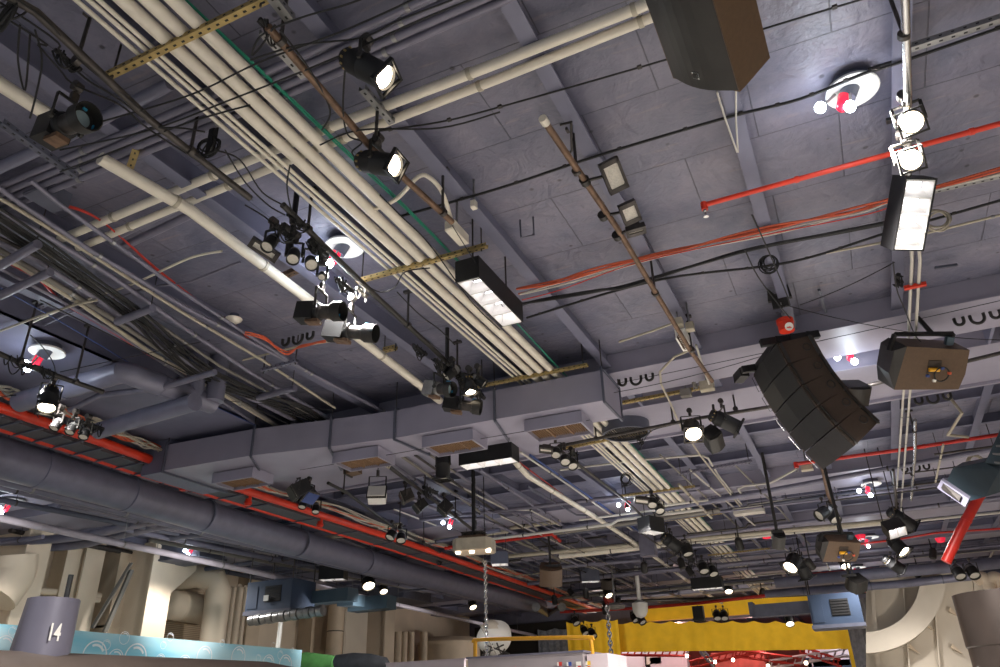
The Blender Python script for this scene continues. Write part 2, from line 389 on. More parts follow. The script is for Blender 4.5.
cable('cable', 'red cable following the grey conduit left of the cream pipe', A(5.95, (62,204),(85,212),(105,224),(130,245),(160,272),(200,303),(235,325),(255,345)), .009, 'cabred', strands=2, spread=.012)
cable('cable', 'dark red cable inside the sagging bundle on the left', A(5.9, (-10,255),(20,268),(60,300),(110,330),(145,352),(200,385)), .018, 'red2', strands=1)
cable('cable', 'blue cable stretched diagonally below the left conduits', A(5.8, (0,288),(40,310),(100,345),(160,380),(255,425)), .007, 'cabblue')
cable('cable', 'thin dark cable stretched below the blue cable at left', A(5.75, (40,300),(130,345),(220,390),(300,430)), .008, 'cable')
cable('cable', 'red cable hooked across the conduits below the twin spotlights', A(5.8, (245,333),(262,337),(285,353),(300,347),(326,341)), .009, 'caborange', strands=3)
tp('thin cream conduit curving across the left ceiling plates', 5.9, [(0,338),(60,310),(130,285),(180,262),(200,255),(222,251)], .013, 'cream', curve=True)
tp('thin grey conduit below the curving cream one at left', 5.95, [(0,346),(70,313),(150,287),(190,282),(240,262)], .013, 'greypipe')
tp('thin white conduit crossing the box girder at left', 5.8, [(0,331),(40,316),(78,304),(97,300)], .014, 'cream2')
tp('cream conduit stub crossing below the round cream disc', 5.9, [(243,360),(300,346),(332,341)], .014, 'cream2')
# short carrying rails in the left area
strut('channel_strut', 'slate perforated rail crossing four conduits below the upper left spotlight', at(0,124,5.6), at(75,178,5.6), 'navy2', .05, False, 'slate carrying rails')
for a_, b_, l_ in (((0,266),(38,244),'round grey carrier bar under the left bundle, nearest'),((0,296),(50,272),'lower round grey carrier bar at left edge'),((117,322),(153,308),'middle round grey carrier bar under the sagging bundle'),((258,398),(295,388),'far round grey carrier bar under the sagging bundle')):
    p, q = at(*a_, 5.72), at(*b_, 5.72); t = thing('carrier_bar', p, l_, 'carrier bar', 'round carrier bars')
    MB().tube([p, q], .045, 12).build('bar', 'greypipe', t)
    c = p.lerp(q, .93); MB().tube([c, V((c.x, c.y, ZC))], .006, 6).build('rod', 'darksteel', t)
strut('channel_strut', 'pale grey perforated rail above the left box girder', at(20,318,6.1), at(64,296,6.1), 'greypipe', .05, False, 'slate carrying rails')
strut('channel_strut', 'pale perforated rail above the bent blue pipe', at(168,384,6.0), at(212,369,6.0), 'greypipe', .05, False, 'slate carrying rails')
strut('channel_strut', 'grey perforated rail under the conduits beside the red hooked cable', at(262,372,5.8), at(297,362,5.8), 'greypipe', .05, True, 'slate carrying rails')
strut('channel_strut', 'gold short bracket beside the long cream pipe at left', at(130,168,5.9), at(136,150,5.9), 'gold', .05, False, 'short brackets')
strut('channel_strut', 'small gold bracket right of the twin unlit spotlights', at(384,352,5.95), at(396,349,5.95), 'gold', .06, True, 'short brackets')
strut('channel_strut', 'brown bracket left of the hanging lamp cluster', at(277,281,5.95), at(297,272,5.95), 'rust', .06, False, 'short brackets')
# round cream disc
p = at(234,319,5.95); t = thing('smoke_detector', p, 'round cream disc fitted beside the left conduit run', 'detector'); MB().lathe([(.001,-.05),(.05,-.05),(.09,-.02),(.1,0),(.001,0)], p, (0,0,1), 20).build('cover', 'cream', t); MB().disc(p, (0,0,1), .06, 12, .06).build('base', 'navy2', t)
# cables and seams fixed on the deck plates
def clipped(l, pts, r, n, m='cable'):
    o = cable('cable', l, pts, r, m); 
    for i in range(n):
        u = (i+.5)/n; P = smooth(pts); c = P[int(u*(len(P)-1))]
        MB().box(c+V((0,0,.004)), (.035, .03, .02)).build('clip', 'darksteel', o)
clipped('thin dark cable across the top ceiling plates beside big speaker', A(5.985, (372,132),(440,122),(500,107),(665,60),(760,30),(900,-12)), .008, 6)
clipped('black clipped cable crossing plates behind the three floodlights', A(5.98, (398,217),(500,188),(600,155),(725,118),(800,99),(868,72),(930,52),(1005,26)), .013, 14)
clipped('dark cable crossing plates above the line of red cables', [V((-3.1,7.75,5.98)), V((-1.4,7.6,5.98)), V((0,7.9,5.98)), V((1.1,7.75,5.98)), V((2.6,7.6,5.98))], .014, 10)
cable('cable', 'loose black cable hanging under the plates right of the floodlight pipe', A(5.9, (516,307),(545,300),(600,290),(625,286),(700,263),(750,250),(830,235),(895,221)), .016, 'cable', strands=2, spread=.02)
cable('cable', 'orange and red cable run crossing the ceiling to the right edge', A(5.95, (517,291),(560,281),(625,262),(700,245),(780,227),(850,210),(890,198),(940,186),(1005,168)), .011, 'caborange', strands=3, spread=.03)
cable('cable', 'white cable strand beside the orange cable run', A(5.93, (520,294),(600,274),(690,250),(780,231),(850,214),(893,201),(940,188),(1005,172)), .009, 'cabwhite', strands=2, spread=.02)
cable('cable', 'thin red cable sagging below the orange cable run', A(5.9, (522,300),(560,290),(640,262),(760,236),(860,216),(893,206)), .006, 'cabred')
tp('thin cream conduit ending open on plates left of the louvre light', 5.98, [(826,253),(870,245),(915,236),(960,225),(1005,214)], .014, 'cream2', clamps=1)
strut('channel_strut', 'pale slotted strut on the plates at the upper right edge', at(911,50,6.0), at(1010,18,6.0), 'galv', .05, False, 'slotted struts at right')
strut('channel_strut', 'slotted strut beside the orange cable run at right', at(935,192,6.05), at(1005,176,6.05), 'galv', .05, False, 'slotted struts at right')
for a_, b_, l_ in (((935,268),(957,265),'short dark bar on the plates right of the white conduits'),((819,290),(826,312),'short dark bar on the plates right of the array chain'),((876,205),(887,245),'black bar hanging beside the louvre light')):
    p, q = at(*a_, 6.1), at(*b_, 6.1); MB().bar(p, q, .03, .03).build('bar', 'navy2', None, p, l_, 'bar')
# red sprinkler pipes
def sprinkler(l, z, pts, r, m='red', head=True):
    P = A(z, *pts); o = pipe('sprinkler_pipe', l, 'sprinkler pipe', P, r, m, 'red sprinkler pipes', clamps=1.4, cm=m)
    if head:
        c = P[0]; MB().tube([c+V((0,0,r)), c-V((0,0,r*2.2))], r*1.25, 10).build('elbow', m, o)
        MB().lathe([(.001,-.11),(.025,-.11),(.025,-.105),(.008,-.1),(.008,-.06),(.018,-.05),(.018,0)], c-V((0,0,r)), (0,0,1), 10).build('sprinkler_head', 'silver', o)
sprinkler('bright red sprinkler pipe crossing below the twin right lamps', 5.85, [(704,205),(890,154),(1010,121)], .025)
sprinkler('red sprinkler pipe crossing below the brown wedge speaker', 5.75, [(796,464),(900,450),(1010,433)], .035, 'red2')
sprinkler('thin red pipe passing behind the far right lamps', 5.6, [(852,545),(900,539),(935,533),(1010,528)], .028, 'red2', False)
sprinkler('red pipe running above the yellow curtain top', 5.2, [(560,612),(640,608),(700,603),(800,592),(900,590)], .06, 'red2', False)
sprinkler('red pipe just above the right beige bulkhead', 5.5, [(800,575),(870,569),(940,566),(952,560)], .04, 'red2', False)
sprinkler('short red pipe behind the ceiling projector', 5.7, [(445,548),(500,541),(552,534),(560,541)], .045, 'red2', False)
P_ = [atY(946,562,15), atY(960,532,15), atY(983,489,15), atY(990,470,15)]; pipe('sprinkler_pipe', 'thick red riser slanting up to the grey duct at right', 'sprinkler pipe', P_, .085, 'red2', 'red sprinkler pipes', clamps=.5, cm='red2')

# ================================================================ RECTANGULAR AIR DUCT
zb, zt = 5.3, 5.74
t = thing('air_duct', (-6, 9.5, zb), 'large grey rectangular air duct hanging across the ceiling middle', 'duct')
fr = [V((-10.02,8.7,0)), V((-8.26,8.78,0)), V((-6.95,9.02,0)), V((-5.87,9.17,0)), V((-4.22,9.17,0)), V((-2.62,9.22,0))]
bk = [V((-10.05,10.15,0)), V((-9.1,10.2,0)), V((-7.45,10.02,0)), V((-5.8,10.03,0)), V((-4.4,10.0,0)), V((-2.62,10.0,0))]
nms = []
for i in range(5):
    a, b_, c, d = fr[i], fr[i+1], bk[i+1], bk[i]
    e = .0
    MB().prism([V((q.x, q.y, zb+e)) for q in (a, b_, c, d)], (0,0,zt-zb)).build('duct_section', 'duct', t)
for i in range(0, 6):
    a, c = fr[i], bk[i]; b = MB(); w = .03
    dr = (c-a).normalized(); a2 = a-dr*.03; c2 = c+dr*.03; z1, z2 = zb-.03, zt+.03
    for P0, P1 in (((a2, z1), (c2, z1)), ((c2, z1), (c2, z2)), ((c2, z2), (a2, z2)), ((a2, z2), (a2, z1))):
        b.bar(V((P0[0].x, P0[0].y, P0[1])), V((P1[0].x, P1[0].y, P1[1])), w, w)
    b.build('flange', 'navy2', t)
for i in (0,1,2,3,4,5):
    for q in (fr[i], bk[i]): MB().tube([V((q.x, q.y, zt)), V((q.x, q.y, ZC))], .008, 6).build('hanger_rod', 'darksteel', t)
# rising end at the left
MB().span((-10.6, 8.75, 5.3), (-10.03, 10.15, 5.9)).build('duct_riser', 'navy', t)
def grille(px, py, w, d, ang, lab):
    c = at(px, py, zb-.1); g = thing('vent_grille', c, lab, 'vent grille', 'grilles under the air duct')
    x = V((math.cos(ang), math.sin(ang), 0)); y = V((-x.y, x.x, 0)); z = V((0,0,1)); B = (x, y, z)
    b = MB()
    for sx in (-1, 1): b.box(c+x*sx*w/2, (.03, d+.03, .17), B)
    for sy in (-1, 1): b.box(c+y*sy*d/2, (w, .03, .17), B)
    b.build('frame', 'duct', g)
    MB().box(c+z*.035, (w-.03, d-.03, .01), B).build('back', 'brown', g)
    b = MB(); n = int(w/.035)
    for i in range(n): b.box(c - z*.03 + x*((i+.5)/n-.5)*(w-.04), (.008, d-.03, .03), B)
    for u in (-.17, .17): b.box(c-z*.045+x*w*u, (.02, d-.03, .03), B)
    b.build('louvres', 'brown', g, label='rust-stained louvres')
grille(243, 479, .8, .5, .03, 'leftmost dusty vent grille under the air duct')
grille(364, 459, .78, .5, .05, 'second dusty vent grille from the left under the duct')
grille(455, 443, .8, .5, .03, 'third dusty vent grille, above the narrow black box light')
grille(559, 427, .82, .52, .03, 'right dusty vent grille at the duct end')
# oval grille behind the bundle
c = at(626, 432, 5.75); t = thing('oval_vent', c, 'oval slatted vent behind the conduits right of the duct', 'vent')
b = MB(); b.lathe([(.36,-.04),(.40,-.04),(.40,.2),(.36,.2)], c, (0,0,1), 32); b.build('collar', 'navy2', t)
b = MB()
for i in range(17):
    u = -.34+i*.0425; h = math.sqrt(max(0, .36**2-u*u)); b.box(c+V((u,0,0)), (.012, 2*h, .03))
b.build('slats', 'darksteel', t); MB().disc(c+V((0,0,.08)), (0,0,1), .36, 24).build('back', 'black', t)

# ================================================================ BIG ROUND DUCT + RED TRAY (left)
P_ = A(5.3, (-140,418), (0,457), (150,500), (270,535), (400,571), (540,606)); P_[0] = P_[1] + (P_[1]-P_[2])*.45
o = pipe('round_duct', 'huge slate blue round duct running along the left under the red tray', 'duct', P_, .31, 'bluepipe', n=28)
for k, px in enumerate((40, 128, 205, 300, 365, 445, 505)):
    c = at(px, 457+px*.2845, 5.3); d = (P_[-1]-P_[1]).normalized()
    MB().lathe([(.305,-.05),(.325,-.04),(.325,.04),(.305,.05)], c, d, 28).build('seam_band', 'bluepipe', o)
    if k % 2: MB().tube([c+V((0,0,.3)), V((c.x, c.y, ZC))], .012, 6).build('hanger_rod', 'darksteel', o)
pipe('pipe', 'narrow slate pipe tucked along the lower side of the round duct', 'pipe', A(5.25,(-60,462),(0,481),(150,519),(300,557),(420,586)), .07, 'bluepipe', clamps=2)
pipe('pipe', 'white angled duct elbow at the far end of the round duct', 'pipe', A(4.95,(536,607),(548,613),(562,607)), .16, 'galv')
# tray : dark ladder between two red pipes
def off(P, d): return [p + d for p in P]
TP = A(5.55, (-60,395), (0,417.5), (75,442), (150,468), (250,499), (400,546), (500,580), (592,611)); TP[0] = TP[1]+(TP[1]-TP[2])*.7
tt = MB()
for a, b_ in zip(TP, TP[1:]): tt.bar(a-V((0,0,.05)), b_-V((0,0,.05)), .42, .05, (0,0,1))
mat('traygrey', (84,82,86), .5, .2, .1, 5)
o = tt.build('cable_tray', 'traygrey', None, TP[0], 'dark grey cable tray between the two long red pipes', 'cable tray')
for i in range(26):
    u = i/26; k = int(u*(len(TP)-1)); a = TP[k].lerp(TP[k+1], u*(len(TP)-1)-k); MB().box(a-V((0,0,.09)), (.74,.03,.02)).build('cross_bracket', 'navy2', o)
pipe('fire_pipe', 'thick upper red pipe right of the dark cable tray', 'pipe', off(TP, V((.31,0,.02))), .075, 'red', 'long red pipes at left', n=14)
pipe('fire_pipe', 'thinner lower red pipe left of the dark cable tray', 'pipe', off(TP, V((-.29,0,-.03))), .065, 'red', 'long red pipes at left', n=14)
for k, (dx, mm, l) in enumerate(((.44,'cabwhite','pale loose cables lying over the upper red pipe'),(.5,'caborange','orange loose cables lying over the upper red pipe'),(.58,'cream2','cream loose cables at the outer side of the red pipe'))):
    Q = [p + V((dx+random.uniform(-.08,.08), 0, .06+random.uniform(-.03,.05))) for p in [TP[0].lerp(TP[-1], j/26) for j in range(27)]]
    # follow the tray bend
    Q = []
    for j in range(30):
        u = j/29*(len(TP)-1); i = min(int(u), len(TP)-2); Q.append(TP[i].lerp(TP[i+1], u-i)+V((dx+random.uniform(-.07,.07),0,.17+random.uniform(-.04,.05))))
    cable('cable', l, Q, .014, mm, 'loose cables on the red tray', strands=4, spread=.045)
# fittings on the lower red pipe
for px, py in ((166,477),(183,488),(248,503),(320,525)):
    c = at(px, py, 5.4); b = MB().tube([c+V((0,0,.14)), c-V((0,0,.05))], .06, 10).lathe([(.001,-.02),(.08,-.02),(.08,.02),(.001,.02)], c, (0,0,1), 12); b.build('pipe_valve', 'red', None, c, f'red valve fitting on the lower red pipe {dict([(166,"just left of the duct corner"),(183,"just under the duct corner"),(248,"beyond the duct corner"),(320,"farthest along the tray")])[px]}', 'valve', 'red valves')
# bent slate pipes at left
P_ = A(5.55, (20,402),(60,390),(95,380),(122,372)); P2 = A(5.55, (140,378),(170,388),(205,401),(213,404))
pipe('pipe', 'bent slate pipe with shiny top rising left of the air duct', 'pipe', P_+[at(131,374,5.55)]+P2, .14, 'bluepipe', n=18, clamps=1.6, cm='bluepipe')
for px, py, l in ((214,400,'vertical slate pipe stub at the bent pipe end'),(193,396,'second vertical slate pipe stub behind the bent pipe')):
    c = at(px, py, 5.55); MB().tube([c-V((0,0,.02)), c+V((0,0,.64))], .13, 16).build('pipe', 'bluepipe', None, c, l, 'pipe')
pipe('pipe', 'lower slate pipe beneath the bent pipe left of the duct', 'pipe', A(5.35,(98,431),(140,418),(185,405),(195,402)), .12, 'bluepipe', n=16)
pipe('pipe', 'thin slate pipe under the lower slate pipe at left', 'pipe', A(5.5,(70,410),(100,395),(160,388),(215,372)), .04, 'greypipe', n=12)
# white rail of the far left
P_ = A(5.0, (-40,508), (0,518), (250,571), (500,628), (560,641)); P_[0] = P_[1]+(P_[1]-P_[2])*.3
o = pipe('hanging_rail', 'long pale rail hanging low in front of the left wall', 'rail', P_, .07, 'palerail', clamps=3, cm='galv', hang=1)
# slate pipe pair crossing under the round duct
for k, dy in enumerate((0, 7)):
    tp(['upper','lower'][k]+' slate pipe of the pair crossing between left wall and round duct', 5.6, [(-20,542+dy),(20,541+dy),(75,537+dy*1.2),(120,528+dy),(165,518+dy),(178,520+dy)], .1, 'bluepipe', name='pipe', cat='pipe', curve=True)

# ================================================================ LIGHTING BATTENS
def batten(l, pts, r=.026, m='rust', rods=(), grp='lighting pipes', clampm='darksteel'):
    P = [V(p) for p in pts]; o = MB().tube(P, r, 12).build('lighting_pipe', m, None, P[0], l, 'lighting pipe', grp)
    for u in rods:
        c = P[0].lerp(P[-1], u)
        MB().tube([c, V((c.x, c.y, ZC-.1))], .014, 8).bar(V((c.x-.06,c.y,ZC-.14)), V((c.x+.06,c.y,ZC-.14)), .05, .03).build('hanger', 'darksteel', o)
        MB().tube([c-V((0,.02,0)), c+V((0,.02,0))], r+.012, 10).build('clamp', clampm, o)
    return o
batten('rusty brown lighting pipe carrying the two glowing spotlights', [at(268,27,5.6), at(373,150,5.6), at(452,222,5.6)], .028, 'rust', (.05,.5,.93))
batten('black lighting pipe hung with cables in the upper left corner', [at(-30,-25,5.6), at(36,12,5.6), at(150,120,5.6), at(250,198,5.6)], .03, 'darksteel', (.3,.72))
batten('black lighting pipe carrying the left hanging lamp cluster', [at(283,205,5.62), at(330,252,5.62), at(380,300,5.62), at(430,346,5.62), at(484,398,5.62)], .03, 'black2', (.08,.5,.8))
batten('rusty pipe with open end carrying three floodlights', [at(543,119,5.6), at(617,228,5.6), at(690,350,5.6), at(712,381,5.6)], .028, 'rust', (.12,.52,.8))
q_ = at(543,119,5.6); q2_ = at(547,125,5.6); MB().tube([q_-(q2_-q_)*.15, q_+(q2_-q_)*.8], .034, 12).build('pipe_collar', 'cream', bpy.data.objects['lighting_pipe.003'], label='cream taped pipe end')
batten('shiny steel pipe carrying the twin lamps at upper right', [at(902,-30,5.62), at(905,0,5.62), at(908,96,5.62), at(908,175,5.62)], .03, 'silver', (.25,.9))
batten('dark pipe crossing behind the duct end with three fixtures', [at(560,446,5.6), at(605,437,5.6), at(700,418,5.6), at(800,402,5.6), at(1005,352,5.75)], .028, 'darksteel', (.1,.3,.45,.55))
batten('dark pipe running back under the conduits behind the duct', [at(562,452,5.6), at(625,500,5.6), at(690,560,5.6), at(705,572,5.6)], .028, 'darksteel', (.05,.3,.6,.9))
batten('black truss pipe carrying pale box fixtures below the duct', [at(370,452,5.5), at(400,475,5.5), at(440,505,5.5), at(480,535,5.5)], .035, 'black2', (.1,.4,.7,.95))
batten('black pipe hanging left of the pale box fixtures', [at(328,483,5.5), at(346,492,5.5), at(392,526,5.5), at(440,552,5.5)], .03, 'black2', (.1,.55,.8))
batten('black pipe carrying the glowing spotlight at the left edge', [at(-20,345,5.3), at(20,363,5.3), at(60,377,5.3), at(103,392,5.3)], .03, 'black2', (.3,.75))
batten('dark pipe going back on the far right with black spotlights', [at(893,470,5.6), at(896,500,5.6), at(897,560,5.6)], .03, 'darksteel', (.1,.5,.9))
batten('dark pipe going back beyond the curved speaker array', [at(822,466,5.6), at(828,495,5.6), at(838,515,5.6)], .035, 'rust', (.1,.8))
batten('dark pipe above the yellow curtain', [atY(565,603,33), atY(700,599,33), atY(870,592,33)], .06, 'black2', (.1,.5,.9))
batten('steel pipe running back between beams at right', [at(915,420,5.7), at(915,452,5.7), at(911,500,5.7)], .03, 'silver', (.1,.6))

# ---- cable dressings
def coil(l, c, R, r=.007, m='cable', n=6):
    b = MB(); c = V(c)
    for k in range(n):
        ax = V((random.uniform(-.5,.5), 1+random.uniform(-.3,.3), random.uniform(-.3,.3)))
        b.torus(c+V((random.uniform(-.02,.02),0,-R*.3*random.random())), ax, R*random.uniform(.7,1.05), r, 16, 5)
    b.build('cable_coil', m, None, c, l, 'cable coil', 'cable coils')
coil('black cable coil hanging under the cream conduits at upper left', at(209,146,5.75), .1)
MB().box(at(212,140,5.8), (.05,.05,.3)).build('cable_bundle', 'cable', None, at(212,140,5.8), 'thick black cable knot above the upper left coil', 'cable')
coil('cable coil on black pipe in the top left corner', at(8,12,5.6), .13, .007, 'cable', 9)
coil('cable coil hanging beside the chain above the array', at(769,262,5.85), .1)
coil('pale cable coil hanging behind the right louvre light', at(938,218,5.95), .12, .009, 'cream2', 5)
coil('cable coil on the far dark pipe below the duct', at(626,478,5.55), .12)
coil('pale cable coil near the grey duct on the right', at(976,461,5.7), .16, .012, 'cream2', 4)
for pts, l in (([(0,15),(25,30),(38,45),(60,70),(75,85),(120,105),(150,130),(205,165)],'black cable wound along the upper left lighting pipe'),
               ([(20,25),(18,60),(25,90),(30,35)],'black cable loop hanging left of the unlit spotlight'),
               ([(35,30),(42,60),(36,95),(30,118)],'black cable dropping to the unlit spotlight upper left'),
               ([(215,150),(240,160),(262,192),(285,206)],'black cable drooping between conduits and lamp cluster'),
               ([(225,150),(245,182),(268,205),(285,215)],'second drooping black cable left of the lamp cluster'),
               ([(-5,0),(30,22),(60,52),(85,78),(120,100),(165,135),(200,158)],'second black cable wound along the upper left lighting pipe'),
               ([(10,-5),(48,22),(82,62),(125,96),(150,118)],'third black cable wound along the upper left lighting pipe'),
               ([(60,150),(150,130),(230,100),(330,60),(420,20),(500,-12)],'black cable lying across the slate conduits, lower one'),
               ([(100,122),(190,95),(260,62),(345,30),(430,-8)],'black cable lying across the slate conduits, upper one'),
               ([(60,172),(130,145),(190,122),(250,105)],'black cable across the slate conduits at far left'),
               ([(250,60),(300,45),(360,38),(400,20),(452,0)],'black cable sagging from the slate conduits above the highest spotlight'),
               ([(320,145),(360,130),(440,128),(500,112)],'thin black cable crossing behind the rusty spotlight pipe'),
               ([(280,30),(310,70),(330,110),(322,130)],'thin black cable on plates left of the highest spotlight'),
               ([(380,195),(400,215),(430,245),(470,300),(500,330)],'thin black cable running along the plates right of the conduits'),
               ([(245,205),(262,215),(275,225)],'short black cable above the round lamps'),
               ([(290,165),(287,185),(290,205),(296,220)],'black cable dropping from the conduits to the lamp cluster'),
               ([(150,128),(180,128),(205,132)],'black cable between pipe and coil upper left'),
               ([(345,70),(343,110),(348,135),(362,142),(352,152),(358,160)],'black cable drooping between the two glowing spotlights'),
               ([(275,25),(262,45),(252,55),(262,35),(300,18),(345,5),(380,-8)],'black cable drooping at top end of the rusty pipe'),
               ([(397,292),(420,315),(440,330),(455,345)],'black cable along the lower part of the lamp cluster pipe'),
               ([(362,283),(380,292),(395,287),(405,272),(430,268)],'looped cable beside second gold strut'),
               ([(745,250),(757,275),(775,300),(790,318)],'black cable dropping to the array chain'),
               ([(752,215),(768,250),(785,290),(790,305)],'second black cable dropping to the array chain'),
               ([(893,262),(897,290),(905,310),(915,335),(925,345)],'black power cable dropping to the brown wedge speaker'),
               ([(640,450),(650,432),(672,425),(685,420),(700,432),(682,437)],'cable looping around the glowing central lamp'),
               ([(0,400),(15,395),(40,420),(48,430)],'cable drooping beside the left edge spotlight'),
               ([(30,335),(45,350),(55,370),(52,400)],'thin cable dropping onto the left edge spotlight')):
    cable('cable', l, A(5.58, *pts), .007, 'cable', 'loose black cables')
for a_, b_, z0, z1, d, l in (((800,305),(895,262),5.6,5.9,.03,'thin black wire slanting from the array toward the louvre light'),((785,305),(1003,340),5.5,5.7,.1,'thin black wire slanting right from the array'),((600,395),(775,352),5.6,5.6,.05,'thin wire stretched from duct end to the array'),((604,386),(1003,300),5.85,5.85,.02,'thin wire stretched along the girder underside'),((160,395),(330,410),5.6,5.5,.0,'thin wire crossing in front of the left duct end'),((60,372),(210,340),5.4,5.9,.0,'thin wire above the bent blue pipe'),((450,222),(505,310),5.6,5.5,.0,'thin wire right of the black louvre light'),((300,470),(590,420),5.2,5.2,.0,'thin wire stretched below the air duct')):
    cable('wire', l, sag(at(*a_, z0), at(*b_, z1), d), .0045, 'cable', 'thin stretched wires', cat='wire', curve=False)

def tangle(l, px, py, z, R, n=5, m='cable', r=.007):
    c = at(px, py, z); b = MB()
    for k in range(n*2):
        a0 = c+V((random.uniform(-R,R)*.35, random.uniform(-R,R), random.uniform(-.2,.3)*R)); a1 = c+V((random.uniform(-R,R)*.35, random.uniform(-R,R), random.uniform(-.2,.3)*R))
        b.tube(sag(a0, a1, random.uniform(.1,.8)*R, 8), r, 5)
    b.tube([c-V((0,R,0)), c+V((0,R,0))], R*.16, 8)
    b.build('cable_tangle', m, None, c, l, 'cables', 'tangled cables on the pipes')
for a in ((298,222,5.6,.14,7,'cable','on top end of the lamp cluster pipe'),(285,232,5.5,.12,6,'cable','above the small round lamps'),(318,248,5.55,.14,7,'cable','right above the small round lamps'),(345,285,5.5,.14,7,'cable','below the dazzling lamp of the cluster'),(362,292,5.55,.1,4,'cabgrey','pale, at the left end of second gold strut'),
          (420,350,5.55,.15,7,'cable','at upper end of the cluster above duct'),(442,365,5.5,.18,9,'cable','in the middle of the cluster above duct'),(463,380,5.45,.18,9,'cable','at lower end of the cluster above duct'),(478,392,5.45,.14,6,'cable','just over the duct corner'),
          (45,370,5.3,.14,5,'cable','over the left edge spotlight'),(20,362,5.3,.16,5,'cable','at far left end of the left edge pipe'),(90,425,5.1,.2,7,'cable','behind the three small left lamps'),(385,460,5.5,.2,8,'cream2','pale, over the truss below the duct'),(430,490,5.5,.25,8,'cable','dark, along the truss below the duct'),
          (573,452,5.6,.16,6,'cable','above the trio of lamps under duct end'),(655,498,5.6,.22,6,'cable','above the far lamp pair'),(690,558,5.6,.4,7,'cable','at the far end of the dark centre pipe'),(893,510,5.6,.25,8,'cable','above the far right spotlights'),(832,505,5.6,.25,7,'cable','beyond the array tip'),
          (898,280,5.85,.14,7,'cable','beside the thin white conduits'),(695,385,5.7,.1,5,'cabgrey','pale, around the rusty pipe end'),(640,440,5.6,.14,6,'cable','left of the central glowing lamp'),(610,600,5.3,.5,6,'cabred','dark red, at the far end of the red tray'),(440,560,5.5,.2,5,'cable','beside the projector'),(68,60,5.6,.1,5,'cable','on the upper left black pipe'),(270,30,5.65,.1,5,'cable','at the top end of the rusty spotlight pipe')):
    tangle(('tangled cables ' + a[6]).replace('cables pale,', 'pale cables').replace('cables dark,', 'dark cables').replace('cables dark red,','dark red cables'), a[0], a[1], a[2], a[3], a[4], a[5])
